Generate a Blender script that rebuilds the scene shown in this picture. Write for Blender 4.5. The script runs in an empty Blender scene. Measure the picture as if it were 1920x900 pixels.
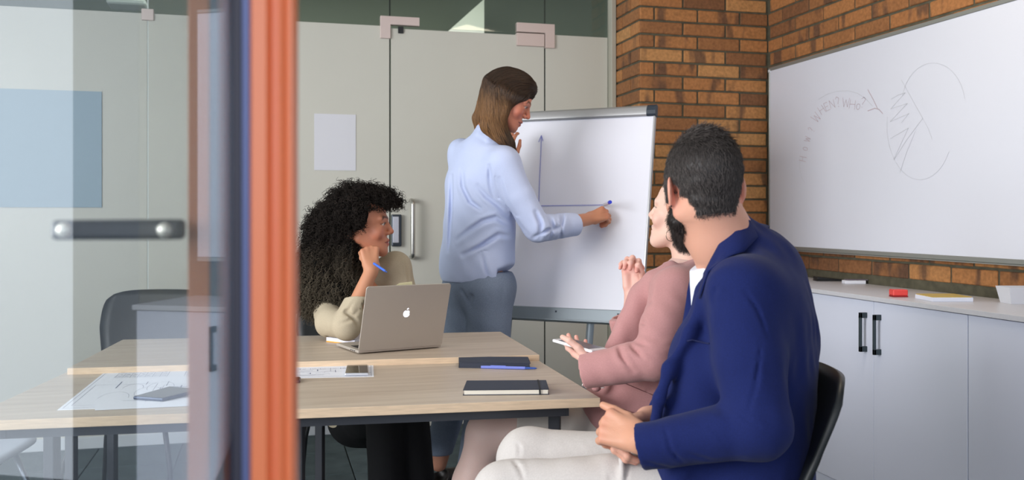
import bpy, bmesh, math, random
import numpy as np
from mathutils import Vector, Matrix
random.seed(7)
rng = np.random.default_rng(7)
C = bpy.context.scene.collection
scene = bpy.context.scene

# ------------------------------------------------------------------ camera
FPX, V0, CAMH = 1730.0, 405.0, 1.20          # focal length in px of a 1920x900 frame, horizon row, eye height
TH = math.asin(0.2571)                        # the camera looks 14.9 degrees right of the room's depth axis
CT, ST = math.cos(TH), math.sin(TH)
cam_d = bpy.data.cameras.new('camera'); cam = bpy.data.objects.new('camera', cam_d); C.objects.link(cam)
cam_d.sensor_width = 36.0; cam_d.lens = FPX/1920*36
cam_d.shift_y = -(450-V0)/1920.0
cam.location = (0, 0, CAMH); cam.rotation_euler = (math.pi/2, 0, -TH)
cam_d.clip_start = 0.05
cam_d.dof.use_dof = True; cam_d.dof.focus_distance = 2.9; cam_d.dof.aperture_fstop = 5.0
scene.camera = cam

# ------------------------------------------------------------------ daylight
world = bpy.data.worlds.new('sky'); scene.world = world; world.use_nodes = True
bg = world.node_tree.nodes['Background']; bg.inputs[0].default_value = (0.82, 0.89, 1.0, 1); bg.inputs[1].default_value = 0.80
def area(name, loc, target, sx, sy, power, col):
    l = bpy.data.lights.new(name, 'AREA'); l.shape = 'RECTANGLE'; l.size = sx; l.size_y = sy; l.energy = power; l.color = col
    o = bpy.data.objects.new(name, l); C.objects.link(o); o.location = loc
    o.rotation_euler = (Vector(target)-Vector(loc)).to_track_quat('-Z', 'Y').to_euler()
    return o
area('window_daylight', (-3.4, 1.2, 1.75), (2.0, 3.4, 1.1), 2.6, 1.7, 160, (0.97, 0.97, 1.0))
area('ceiling_lamp', (1.75, 2.7, 2.70), (1.9, 2.9, 0), .9, .5, 9, (1.0, 0.86, 0.66))
area('corridor_daylight', (-1.2, -2.2, 1.9), (1.2, 4.0, 1.0), 2.6, 1.6, 24, (0.88, 0.93, 1.0))
scene.view_settings.view_transform = 'Standard'; scene.view_settings.look = 'None'
scene.view_settings.gamma = 1; scene.view_settings.use_curve_mapping = False
scene.view_settings.exposure = 0.42

# ------------------------------------------------------------------ helpers
def W(u, v, D):                               # photograph pixel + distance -> room point
    x = (u-960)/FPX*D; z = CAMH-(v-V0)/FPX*D
    return Vector((x*CT+D*ST, -x*ST+D*CT, z))
def K(u, v, D):                               # the same in view-aligned axes (figures are modelled in these)
    return np.array([(u-960)/FPX*D, D, CAMH-(v-V0)/FPX*D])
def k2w(p):
    p = np.asarray(p, dtype=float); q = p.copy()
    q[..., 0] = p[..., 0]*CT+p[..., 1]*ST; q[..., 1] = -p[..., 0]*ST+p[..., 1]*CT
    return q
def on_z(u, v, z): return W(u, v, (CAMH-z)*FPX/(v-V0))
def on_x(u, v, X): return W(u, v, X/((u-960)/FPX*CT+ST))
def on_y(u, v, Y): return W(u, v, Y/(-(u-960)/FPX*ST+CT))

def lin(c):
    return tuple(((x/255.0)/12.92 if x/255.0 <= 0.04045 else ((x/255.0+0.055)/1.055)**2.4) for x in c)
MATS = {}
def mat(name, rgb, rough=0.6, metal=0.0, noise=0, scale=20, bump=0, bscale=200, spec=0.5, stretch=None, sheen=0, emit=0, rand=0):
    if name in MATS: return MATS[name]
    m = bpy.data.materials.new(name); m.use_nodes = True; nt = m.node_tree; b = nt.nodes['Principled BSDF']
    col = lin(rgb)+(1,)
    b.inputs['Base Color'].default_value = col; b.inputs['Roughness'].default_value = rough; b.inputs['Metallic'].default_value = metal
    b.inputs['Specular IOR Level'].default_value = spec
    if sheen: b.inputs['Sheen Weight'].default_value = sheen
    if emit: b.inputs['Emission Color'].default_value = col; b.inputs['Emission Strength'].default_value = emit
    tc = nt.nodes.new('ShaderNodeTexCoord'); src = tc.outputs['Object']
    if stretch:
        mp = nt.nodes.new('ShaderNodeMapping'); mp.inputs['Scale'].default_value = stretch; nt.links.new(src, mp.inputs[0]); src = mp.outputs[0]
    last = None
    if noise:
        n = nt.nodes.new('ShaderNodeTexNoise'); n.inputs['Scale'].default_value = scale; n.inputs['Detail'].default_value = 5
        nt.links.new(src, n.inputs['Vector'])
        mr = nt.nodes.new('ShaderNodeMapRange'); mr.inputs[1].default_value = .3; mr.inputs[2].default_value = .7
        mr.inputs[3].default_value = 1-noise; mr.inputs[4].default_value = 1+noise
        nt.links.new(n.outputs[0], mr.inputs[0])
        hs = nt.nodes.new('ShaderNodeHueSaturation'); hs.inputs['Color'].default_value = col
        nt.links.new(mr.outputs[0], hs.inputs['Value']); nt.links.new(hs.outputs[0], b.inputs['Base Color']); last = hs
    if rand:
        oi = nt.nodes.new('ShaderNodeObjectInfo'); mr2 = nt.nodes.new('ShaderNodeMapRange')
        mr2.inputs[3].default_value = 1-rand; mr2.inputs[4].default_value = 1+rand; nt.links.new(oi.outputs['Random'], mr2.inputs[0])
        h2 = nt.nodes.new('ShaderNodeHueSaturation'); nt.links.new(mr2.outputs[0], h2.inputs['Value'])
        if last: nt.links.new(last.outputs[0], h2.inputs['Color'])
        else: h2.inputs['Color'].default_value = col
        nt.links.new(h2.outputs[0], b.inputs['Base Color'])
    if bump:
        n = nt.nodes.new('ShaderNodeTexNoise'); n.inputs['Scale'].default_value = bscale; n.inputs['Detail'].default_value = 3
        nt.links.new(src, n.inputs['Vector'])
        bp = nt.nodes.new('ShaderNodeBump'); bp.inputs['Strength'].default_value = bump; bp.inputs['Distance'].default_value = 0.002
        nt.links.new(n.outputs[0], bp.inputs['Height']); nt.links.new(bp.outputs[0], b.inputs['Normal'])
    MATS[name] = m; return m
def vcol_mat(name, rough=0.55, sss=0.0, bump=0, bscale=300, mult=1.0, spec=.4):
    if name in MATS: return MATS[name]
    m = bpy.data.materials.new(name); m.use_nodes = True; nt = m.node_tree; b = nt.nodes['Principled BSDF']
    a = nt.nodes.new('ShaderNodeAttribute'); a.attribute_name = 'Col'
    nt.links.new(a.outputs['Color'], b.inputs['Base Color']); b.inputs['Roughness'].default_value = rough
    b.inputs['Specular IOR Level'].default_value = spec
    if sss:
        b.inputs['Subsurface Weight'].default_value = sss; b.inputs['Subsurface Radius'].default_value = (1, .35, .2); b.inputs['Subsurface Scale'].default_value = .006
    if bump:
        tc = nt.nodes.new('ShaderNodeTexCoord'); n = nt.nodes.new('ShaderNodeTexNoise'); n.inputs['Scale'].default_value = bscale; n.inputs['Detail'].default_value = 3
        nt.links.new(tc.outputs['Object'], n.inputs['Vector']); bp = nt.nodes.new('ShaderNodeBump'); bp.inputs['Strength'].default_value = bump
        bp.inputs['Distance'].default_value = .002; nt.links.new(n.outputs[0], bp.inputs['Height']); nt.links.new(bp.outputs[0], b.inputs['Normal'])
    MATS[name] = m; return m

def tag(o, label=None, cat=None, group=None, kind=None):
    if label: o['label'] = label
    if cat: o['category'] = cat
    if group: o['group'] = group
    if kind: o['kind'] = kind
    return o
def thing(name, label, cat, loc=(0,0,0), rotz=0, group=None, rot=None):
    o = bpy.data.objects.new(name, None); C.objects.link(o); o.location = loc
    o.rotation_euler = rot if rot else (0, 0, rotz); o.empty_display_size = .05
    return tag(o, label, cat, group)
def wmat(o):
    m = Matrix.LocRotScale(o.location, o.rotation_euler, o.scale)
    return wmat(o.parent) @ m if o.parent else m
def link(name, me, m, parent=None, label=None, smooth=False):
    if m is not None and not me.materials: me.materials.append(m)
    if smooth:
        me.polygons.foreach_set('use_smooth', [True]*len(me.polygons))
    o = bpy.data.objects.new(name, me); C.objects.link(o)
    if parent: o.parent = parent
    if label: o['label'] = label
    return o
class MB:
    """mesh builder; shapes in the local axes of the thing"""
    def __init__(s): s.bm = bmesh.new()
    def box(s, lo, hi, bev=0, M=None, seg=1):
        lo = Vector(lo); hi = Vector(hi)
        g = bmesh.ops.create_cube(s.bm, size=1)['verts']
        for v in g: v.co = Vector(((lo.x+hi.x)/2+v.co.x*(hi.x-lo.x), (lo.y+hi.y)/2+v.co.y*(hi.y-lo.y), (lo.z+hi.z)/2+v.co.z*(hi.z-lo.z)))
        if bev:
            ed = set(e for v in g for e in v.link_edges)
            r = bmesh.ops.bevel(s.bm, geom=list(ed), offset=bev, segments=seg, affect='EDGES', profile=.5)
            g = list(set(v for f in r['faces'] for v in f.verts) | set(v for v in g if v.is_valid))
        if M: bmesh.ops.transform(s.bm, matrix=M, verts=g)
        return s
    def prism(s, pts, d, bev=0, M=None):
        """closed outline pts (3D) extruded by vector d"""
        vs = [s.bm.verts.new(p) for p in pts]; d = Vector(d)
        f = s.bm.faces.new(vs); r = bmesh.ops.extrude_face_region(s.bm, geom=[f])
        nv = [e for e in r['geom'] if isinstance(e, bmesh.types.BMVert)]
        for v in nv: v.co += d
        g = vs+nv
        if bev:
            ed = set(e for v in g for e in v.link_edges)
            r = bmesh.ops.bevel(s.bm, geom=list(ed), offset=bev, segments=2, affect='EDGES', profile=.5)
            g = list(set(v for f in r['faces'] for v in f.verts) | set(v for v in g if v.is_valid))
        if M: bmesh.ops.transform(s.bm, matrix=M, verts=g)
        return s
    def tube(s, pts, r, n=10, cap=True, closed=False):
        pts = [Vector(p) for p in pts]; rs = r if isinstance(r, (list, tuple)) else [r]*len(pts); rings = []
        prev = None
        N = len(pts)
        for i, p in enumerate(pts):
            a = pts[(i-1) % N] if (closed or i > 0) else p; b = pts[(i+1) % N] if (closed or i < N-1) else p
            t = (b-a).normalized()
            if prev is None:
                x = t.orthogonal().normalized()
            else:
                x = (prev-t*prev.dot(t)).normalized()
            prev = x; y = t.cross(x)
            rings.append([s.bm.verts.new(p+(x*math.cos(2*math.pi*k/n)+y*math.sin(2*math.pi*k/n))*rs[i]) for k in range(n)])
        for i in range(N if closed else N-1):
            A = rings[i]; B = rings[(i+1) % N]
            for k in range(n): s.bm.faces.new((A[k], A[(k+1) % n], B[(k+1) % n], B[k]))
        if cap and not closed:
            s.bm.faces.new(rings[0][::-1]); s.bm.faces.new(rings[-1])
        return s
    def lathe(s, prof, n=24, M=None):
        rings = []
        for r, z in prof: rings.append([s.bm.verts.new((r*math.cos(2*math.pi*k/n), r*math.sin(2*math.pi*k/n), z)) for k in range(n)])
        for A, B in zip(rings[:-1], rings[1:]):
            for k in range(n): s.bm.faces.new((A[k], A[(k+1) % n], B[(k+1) % n], B[k]))
        s.bm.faces.new(rings[0][::-1]); s.bm.faces.new(rings[-1])
        if M: bmesh.ops.transform(s.bm, matrix=M, verts=[v for R in rings for v in R])
        return s
    def sheet(s, grid, th):
        """grid[i][j] of points made into a sheet of thickness th"""
        n, m = len(grid), len(grid[0]); G = [[Vector(p) for p in row] for row in grid]
        def nor(i, j):
            a = G[min(i+1, n-1)][j]-G[max(i-1, 0)][j]; b = G[i][min(j+1, m-1)]-G[i][max(j-1, 0)]
            return a.cross(b).normalized()
        T = [[s.bm.verts.new(G[i][j]+nor(i, j)*th/2) for j in range(m)] for i in range(n)]
        B = [[s.bm.verts.new(G[i][j]-nor(i, j)*th/2) for j in range(m)] for i in range(n)]
        for i in range(n-1):
            for j in range(m-1):
                s.bm.faces.new((T[i][j], T[i+1][j], T[i+1][j+1], T[i][j+1])); s.bm.faces.new((B[i][j], B[i][j+1], B[i+1][j+1], B[i+1][j]))
        for i in range(n-1):
            s.bm.faces.new((T[i][0], B[i][0], B[i+1][0], T[i+1][0])); s.bm.faces.new((T[i][-1], T[i+1][-1], B[i+1][-1], B[i][-1]))
        for j in range(m-1):
            s.bm.faces.new((T[0][j], T[0][j+1], B[0][j+1], B[0][j])); s.bm.faces.new((T[-1][j], B[-1][j], B[-1][j+1], T[-1][j+1]))
        return s
    def build(s, name, m, parent=None, label=None, smooth=False, world=False, auto=None):
        bmesh.ops.recalc_face_normals(s.bm, faces=s.bm.faces)
        if world and parent: bmesh.ops.transform(s.bm, matrix=wmat(parent).inverted(), verts=s.bm.verts)
        me = bpy.data.meshes.new(name); s.bm.to_mesh(me); s.bm.free()
        if auto is not None:
            smooth = True
            me.polygons.foreach_set('use_smooth', [True]*len(me.polygons))
            me.set_sharp_from_angle(angle=math.radians(auto))
        return link(name, me, m, parent, label, smooth)
def structure(o): o['kind'] = 'structure'; return o

# ------------------------------------------------------------------ implicit surfaces for bodies and cloth
def unit(v): v = np.asarray(v, float); return v/np.linalg.norm(v)
def basis(F, U=(0,0,1)):
    """columns: person's right, forward, up"""
    F = unit(F); R = unit(np.cross(F, U)); return np.stack([R, F, np.cross(R, F)], 1)
class Field:
    def __init__(s): s.ops = []
    def cap(s, a, b, ra, rb=None, k=.02, m='u', flat=None):
        a = np.asarray(a, float); b = np.asarray(b, float); rb = ra if rb is None else rb
        R = max(ra, rb); s.ops.append(('c', a, b, ra, rb, k, m, flat, np.minimum(a, b)-R, np.maximum(a, b)+R)); return s
    def ell(s, c, r, B=None, k=.02, m='u'):
        c = np.asarray(c, float); r = np.asarray(r, float); B = np.eye(3) if B is None else B
        e = np.sqrt(((B*r)**2).sum(1)); s.ops.append(('e', c, r, B, None, k, m, None, c-e, c+e)); return s
    def plane(s, p, n, k=.002):
        """cut away the side n points to"""
        s.ops.append(('p', np.asarray(p, float), unit(n), None, None, k, 's', None, None, None)); return s
    def cutbox(s, p, n, lo, hi, k=.002):
        s.ops.append(('p', np.asarray(p, float), unit(n), None, None, k, 's', None, np.asarray(lo, float), np.asarray(hi, float))); return s
    def bend(s, fn): s.ops.append(('d', fn, None, None, None, 0, 'd', None, None, None)); return s
    def eval(s, P):
        d = np.full(len(P), .5)
        for op in s.ops:
            t, k, m = op[0], op[5], op[6]
            if t == 'd': d += op[1](P); continue
            if op[8] is not None and t != 'p':
                mg = k+.012; idx = np.nonzero(((P > op[8]-mg) & (P < op[9]+mg)).all(1))[0]
                if len(idx) == 0: continue
                Q = P[idx]
            elif op[8] is not None:
                idx = np.nonzero(((P > op[8]) & (P < op[9])).all(1))[0]
                if len(idx) == 0: continue
                Q = P[idx]
            else: idx = None; Q = P
            if t == 'c':
                a, b, ra, rb, fl = op[1], op[2], op[3], op[4], op[7]
                ba = b-a; pa = Q-a; h = np.clip(pa@ba/max(ba@ba, 1e-12), 0, 1)
                w = pa-h[:, None]*ba
                if fl is not None:
                    n, fac = fl; w = w+(w@n)[:, None]*n*(1/fac-1)
                e = np.sqrt((w*w).sum(1))-(ra+(rb-ra)*h)
            elif t == 'e':
                q = (Q-op[1])@op[3]; k0 = np.sqrt(((q/op[2])**2).sum(1)); k1 = np.sqrt(((q/op[2]**2)**2).sum(1))+1e-9; e = k0*(k0-1)/k1
            else: e = -(Q-op[1])@op[2]
            a0 = d if idx is None else d[idx]
            if m == 'u':
                h = np.clip(.5+.5*(a0-e)/k, 0, 1); r = a0+(e-a0)*h-k*h*(1-h)
            else:
                e = -e; 
                if t == 'p': e = (Q-op[1])@op[2]
                h = np.clip(.5+.5*(e-a0)/k, 0, 1); r = a0+(e-a0)*h+k*h*(1-h)
            if idx is None: d = r
            else: d[idx] = r
        return d
    def mesh(s, vox):
        lo = np.min([o[8] for o in s.ops if o[6] == 'u'], 0)-.02; hi = np.max([o[9] for o in s.ops if o[6] == 'u'], 0)+.02
        B = 8; nb = np.ceil((hi-lo)/(vox*B)).astype(int)+1; n = nb*B+1
        bi = np.stack(np.meshgrid(*[np.arange(k) for k in nb], indexing='ij'), -1).reshape(-1, 3)
        cen = lo+(bi*B+B/2)*vox; dc = s.eval(cen)
        act = bi[np.abs(dc) < vox*B*.87*1.9+.01]
        sg = np.where(dc < 0, -1., 1.).reshape(nb)
        V = np.ones(n, np.float32); V[:-1, :-1, :-1] = np.repeat(np.repeat(np.repeat(sg, B, 0), B, 1), B, 2)
        off = np.stack(np.meshgrid(*[np.arange(B+1)]*3, indexing='ij'), -1).reshape(-1, 3)
        for ch in np.array_split(act, max(1, len(act)//400)):
            ijk = (ch[:, None]*B+off[None]).reshape(-1, 3)
            V[ijk[:, 0], ijk[:, 1], ijk[:, 2]] = s.eval(lo+ijk*vox)
        return nets(V, lo, vox)
def nets(V, lo, vox):
    I = V < 0; nx, ny, nz = V.shape
    cnt = sum(I[dx:nx-1+dx, dy:ny-1+dy, dz:nz-1+dz].astype(np.int8) for dx in (0,1) for dy in (0,1) for dz in (0,1))
    cells = np.argwhere((cnt > 0) & (cnt < 8)); ids = -np.ones((nx-1, ny-1, nz-1), np.int32); ids[tuple(cells.T)] = np.arange(len(cells))
    acc = np.zeros((len(cells), 3)); num = np.zeros(len(cells))
    cs = [(a, b, c) for a in (0,1) for b in (0,1) for c in (0,1)]
    for i, p in enumerate(cs):
        for q in cs[i+1:]:
            if sum(abs(np.array(p)-q)) != 1: continue
            a = V[tuple((cells+p).T)]; b = V[tuple((cells+q).T)]; x = (a < 0) != (b < 0)
            t = np.where(x, a/np.where(x, a-b, 1), 0)
            acc += np.where(x[:, None], np.array(p)+t[:, None]*(np.array(q)-p), 0); num += x
    verts = lo+(cells+acc/num[:, None])*vox
    F = []
    for ax in range(3):
        o1, o2 = [(1, 2), (2, 0), (0, 1)][ax]
        sl0 = [slice(None)]*3; sl1 = [slice(None)]*3; sl0[ax] = slice(0, -1); sl1[ax] = slice(1, None)
        A = I[tuple(sl0)]; Bm = I[tuple(sl1)]
        for flip, mask in ((False, A & ~Bm), (True, ~A & Bm)):
            e = np.argwhere(mask); e = e[(e[:, o1] > 0) & (e[:, o2] > 0) & (e[:, o1] < V.shape[o1]-1) & (e[:, o2] < V.shape[o2]-1)]
            u = np.zeros(3, int); u[o1] = 1; w = np.zeros(3, int); w[o2] = 1
            q = np.stack([ids[tuple((e-u-w).T)], ids[tuple((e-w).T)], ids[tuple(e.T)], ids[tuple((e-u).T)]], 1)
            F.append(q[:, ::-1] if flip else q)
    return verts, np.concatenate(F)
def np_mesh(name, verts, faces, cols=None):
    me = bpy.data.meshes.new(name); k = faces.shape[1]
    me.vertices.add(len(verts)); me.vertices.foreach_set('co', np.asarray(verts, np.float32).ravel())
    me.loops.add(len(faces)*k); me.loops.foreach_set('vertex_index', faces.astype(np.int32).ravel())
    me.polygons.add(len(faces)); me.polygons.foreach_set('loop_start', np.arange(0, len(faces)*k, k, dtype=np.int32))
    me.update(calc_edges=True); me.validate()
    me.polygons.foreach_set('use_smooth', np.ones(len(me.polygons), bool))
    if cols is not None:
        a = me.color_attributes.new('Col', 'FLOAT_COLOR', 'POINT'); a.data.foreach_set('color', np.c_[cols, np.ones(len(cols))].astype(np.float32).ravel())
    return me
def place_np(name, vf, parent, m, cols=None, label=None):
    """view-axes vertices -> mesh object under parent"""
    v, f = vf; w = k2w(v); M = np.array(wmat(parent).inverted()); w = w@M[:3, :3].T+M[:3, 3]
    return link(name, np_mesh(name, w, f, cols), m, parent, label)
def merge(parts):
    """[(v,f,cols)] -> one"""
    vs, fs, cs, o = [], [], [], 0
    for v, f, c in parts: vs.append(v); fs.append(f+o); cs.append(c); o += len(v)
    return (np.concatenate(vs), np.concatenate(fs)), np.concatenate(cs)
def strands(P, r, sides=3):
    """P (S,N,3) polylines -> tapered tubes"""
    S, N, _ = P.shape; T = np.gradient(P, axis=1); T /= np.linalg.norm(T, axis=2, keepdims=True)+1e-9
    ref = np.array([.31, .52, .79]); X = np.cross(T, ref); X /= np.linalg.norm(X, axis=2, keepdims=True)+1e-9; Y = np.cross(T, X)
    tap = np.ones(N); tap[-max(1, N//3):] = np.linspace(1, .25, max(1, N//3)); R = (np.ones(S)*r)[:, None]*tap[None]
    ring = np.stack([P+(X*math.cos(a)+Y*math.sin(a))*R[..., None] for a in np.arange(sides)*2*math.pi/sides], 2)
    v = ring.reshape(-1, 3); i = np.arange(S)[:, None, None]*N*sides+np.arange(N-1)[None, :, None]*sides+np.arange(sides)[None, None]
    j = np.arange(S)[:, None, None]*N*sides+np.arange(N-1)[None, :, None]*sides+((np.arange(sides)+1) % sides)[None, None]
    f = np.stack([i, j, j+sides, i+sides], -1).reshape(-1, 4)
    return v, f
def grad(F, P, e=.003):
    g = np.stack([F.eval(P+np.eye(3)[i]*e)-F.eval(P-np.eye(3)[i]*e) for i in range(3)], 1); return g/(np.linalg.norm(g, axis=1, keepdims=True)+1e-9)
# ------------------------------------------------------------------ the room
RX, BY, CZ = 2.806, 5.17, 2.75                # right wall, glass back wall, ceiling
M_white = mat('white_paint', (222,224,228), .6, noise=.03, scale=3)
M_ceil = mat('ceiling_paint', (228,226,220), .9)
M_mortar = mat('mortar', (88,84,68), .95, noise=.25, scale=25, bump=.6, bscale=120)
def floor_material():
    m = mat('carpet', (86,98,101), .95, noise=.16, scale=9, bump=.6, bscale=350, spec=.1, rand=.10); return m
b = MB(); b.box((-4.2,-2.6,-.08), (RX+.25,8.2,-.012)); fl = structure(b.build('floor', mat('subfloor', (60,64,62), .95)))
tm = MB().box((-.2015,-.2015,-.011), (.2015,.2015,0), bev=.002).build('carpet_tile', floor_material(), fl)
tm.location = (-.834+.2045, 5.17-.205, 0)
TB = 16; first = True
for i in range(-6, 9):
    for j in range(0, 15):
        x = -.834+.2045+i*.409; y = 5.17-.205-j*.409
        if x+.2 > RX-.42 and y < 3.77: continue
        if x > 2.0 and y > 4.75: continue
        if first and i == 0 and j == 0: first = False; continue
        c = tm.copy(); C.objects.link(c); c.parent = fl; c.location = (x, y, 0)
structure(MB().box((-3.7,-1.2,CZ), (RX+.25,BY+.06,CZ+.12)).build('ceiling', M_ceil))
# brickwork
def brick_material():
    m = bpy.data.materials.new('brick_clay'); m.use_nodes = True; nt = m.node_tree; b = nt.nodes['Principled BSDF']; N = nt.nodes.new; L = nt.links.new
    oi = N('ShaderNodeObjectInfo'); tc = N('ShaderNodeTexCoord')
    add = N('ShaderNodeVectorMath'); add.operation = 'ADD'; L(tc.outputs['Object'], add.inputs[0])
    sc = N('ShaderNodeVectorMath'); sc.operation = 'SCALE'; sc.inputs[0].default_value = (37, 91, 53); L(oi.outputs['Random'], sc.inputs['Scale']); L(sc.outputs[0], add.inputs[1])
    cr = N('ShaderNodeValToRGB'); e = cr.color_ramp.elements
    e[0].position = 0; e[0].color = lin((122,82,54))+(1,); e[1].position = 1; e[1].color = lin((188,138,86))+(1,)
    for p, c in ((.2,(146,98,60)), (.5,(168,112,66)), (.8,(180,124,74))): x = e.new(p); x.color = lin(c)+(1,)
    L(oi.outputs['Random'], cr.inputs[0])
    # broad dark bands across some bricks, as fired clay has
    mp = N('ShaderNodeMapping'); mp.inputs['Scale'].default_value = (1, 1, .25); L(add.outputs[0], mp.inputs[0])
    n1 = N('ShaderNodeTexNoise'); n1.inputs['Scale'].default_value = 9; n1.inputs['Detail'].default_value = 2; L(mp.outputs[0], n1.inputs[0])
    r1 = N('ShaderNodeMapRange'); r1.inputs[1].default_value = .58; r1.inputs[2].default_value = .66; L(n1.outputs[0], r1.inputs[0])
    mx = N('ShaderNodeMix'); mx.data_type = 'RGBA'; mx.inputs[7].default_value = lin((84,62,50))+(1,); L(cr.outputs[0], mx.inputs[6])
    ml = N('ShaderNodeMath'); ml.operation = 'MULTIPLY'; ml.inputs[1].default_value = .75; L(r1.outputs[0], ml.inputs[0]); L(ml.outputs[0], mx.inputs[0])
    n2 = N('ShaderNodeTexNoise'); n2.inputs['Scale'].default_value = 60; n2.inputs['Detail'].default_value = 6; L(add.outputs[0], n2.inputs[0])
    r2 = N('ShaderNodeMapRange'); r2.inputs[1].default_value = .3; r2.inputs[2].default_value = .7; r2.inputs[3].default_value = .78; r2.inputs[4].default_value = 1.22; L(n2.outputs[0], r2.inputs[0])
    hs = N('ShaderNodeHueSaturation'); L(mx.outputs[2], hs.inputs['Color']); L(r2.outputs[0], hs.inputs['Value']); L(hs.outputs[0], b.inputs['Base Color'])
    b.inputs['Roughness'].default_value = .85
    bp = N('ShaderNodeBump'); bp.inputs['Strength'].default_value = .7; bp.inputs['Distance'].default_value = .003; L(n2.outputs[0], bp.inputs['Height']); L(bp.outputs[0], b.inputs['Normal'])
    return m
M_brick = brick_material()
BP, BL, BJ, ZB = .0767, .2645, .011, .988
_bm = {}
def brick_mesh(L, dep=.05):
    key = (round(L, 3), random.randrange(3))
    if key not in _bm:
        b = MB(); b.box((-L/2,-dep,-(BP-BJ)/2), (L/2,0,(BP-BJ)/2), bev=.0035)
        for v in b.bm.verts: v.co += Vector((random.uniform(-1,1), random.uniform(-.6,.6), random.uniform(-1,1)))*.0012
        me = bpy.data.meshes.new('brick'); bmesh.ops.recalc_face_normals(b.bm, faces=b.bm.faces); b.bm.to_mesh(me); b.bm.free(); me.materials.append(M_brick); _bm[key] = me
    return _bm[key]
def brick(parent, c, L, ang):
    """centre of the visible face, its outward normal is local +Y turned by ang"""
    o = bpy.data.objects.new('brick', brick_mesh(L)); C.objects.link(o); o.parent = parent; o.location = c; o.rotation_euler = (0, 0, ang)
def z_row(k): return ZB+k*BP+BP/2
wr = structure(MB().box((RX,-1.36,-.05), (RX+.25,BY+.1,CZ)).build('wall_right', M_mortar))
structure(MB().box((RX,-1.68,0), (RX+.25,-1.362,CZ)).build('reflection_slab', mat('dark_reflection_slab', (42,44,48), .7)))  # unseen dark slab, added to darken part of the door glass reflection
COLY, COLX = 4.776, 2.004
for k in list(range(-1, 1))+list(range(13, 23)):
    z = z_row(k)
    if z > CZ: continue
    y1 = 4.358-BL*(8 if k > 5 else 20)+(0 if (k+1) % 2 == 0 else BL/2)
    y = y1
    while y < COLY-.012:
        e = min(y+BL, COLY-.004)
        if e-y > .03: brick(wr, (RX-.007, (y+e)/2, z), round(e-y-BJ, 3), math.pi/2)
        y += BL
wp = structure(MB().box((COLX+.008,COLY+.008,-.02), (RX+.01,BY+.1,CZ)).build('wall_pillar', M_mortar))
for k in range(-13, 23):
    z = z_row(k)
    if z > CZ or z < 0.02: continue
    odd = k % 2
    xs = [COLX]+[COLX+(.0905 if odd else .2645)+BL*i for i in range(4)]
    for a, c in zip(xs[:-1], xs[1:]):
        c = min(c, RX-.002)
        if c-a > .03: brick(wp, ((a+c)/2, COLY, z), round(c-a-BJ, 3), math.pi)
    ys = [COLY+.0, COLY+(.262 if odd else .131), BY+.0]
    for a, c in zip(ys[:-1], ys[1:]): brick(wp, (COLX, (a+c)/2+(.003), z), round(c-a-BJ, 3), math.pi/2)
# back wall: frosted glass panes, a glass door, clear glass above
M_frost = mat('frosted_glass', (201,199,188), .38, noise=.015, scale=2, spec=.5)
M_alu = mat('brushed_aluminium', (176,178,178), .35, metal=.85)
M_pink = mat('satin_steel_plate', (214,196,190), .45, metal=.35)
M_dark = mat('dark_rubber', (30,32,34), .6)
def clear_glass():
    m = bpy.data.materials.new('clear_glass'); m.use_nodes = True; nt = m.node_tree; N = nt.nodes.new; L = nt.links.new
    for n in list(nt.nodes): nt.nodes.remove(n)
    out = N('ShaderNodeOutputMaterial'); mx = N('ShaderNodeMixShader'); t = N('ShaderNodeBsdfTransparent'); t.inputs[0].default_value = (.90,.93,.90,1)
    g = N('ShaderNodeBsdfGlossy'); g.inputs['Roughness'].default_value = .03; f = N('ShaderNodeFresnel'); f.inputs[0].default_value = 1.5
    L(f.outputs[0], mx.inputs[0]); L(t.outputs[0], mx.inputs[1]); L(g.outputs[0], mx.inputs[2]); L(mx.outputs[0], out.inputs[0]); return m
M_glass = clear_glass()
wb = structure(thing('wall_back', None, None, (0, BY, 0)))
SX = [-3.6, -1.87, -.602, .668, 1.576, 1.968]; FT = 2.263
def wbox(name, x0, x1, y0, y1, z0, z1, m, par=wb, bev=0, label=None):
    return MB().box((x0, y0, z0), (x1, y1, z1), bev=bev).build(name, m, par, label)
G = .0035
for i in range(5):
    if i == 3: continue
    wbox('frosted_pane', SX[i]+G, SX[i+1]-G, 0, .010, .05, FT, M_frost, bev=.001)
for i in range(5): wbox('clear_pane', SX[i]+G, SX[i+1]-G, 0, .010, FT+.002, CZ, M_glass)
wbox('seam_strip', SX[3]-G, SX[3]+G, .012, .018, .05, CZ, M_dark); wbox('seam_strip', SX[4]-G, SX[4]+G, .012, .018, .05, CZ, M_dark)
wbox('seam_strip', SX[2]-G, SX[2]+G, .003, .009, .05, CZ, mat('clear_seal', (214,220,216), .3)); wbox('seam_strip', SX[1]-G, SX[1]+G, .003, .009, .05, CZ, MATS['clear_seal'])
structure(MB().box((-3.6,BY-.022,0), (SX[3]-.01,BY+.03,.062), bev=.004).build('baseboard_back', mat('pale_rail', (206,210,214), .45)))
structure(MB().box((SX[4]+.01,BY-.022,0), (2.0,BY+.03,.062), bev=.004).build('baseboard_back_right', MATS['pale_rail']))
structure(MB().box((1.972,BY-.05,0), (2.0015,BY+.03,CZ), bev=.003).build('trim_1', mat('beige_post', (176,172,158), .5)))
for x, z in ((SX[2], 2.255), (SX[2], .675), (SX[1], 2.255), (SX[1], .675)):
    wbox('glass_clamp', x-.03, x+.03, -.014, .024, z-.03, z+.03, M_pink, bev=.002)
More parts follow.
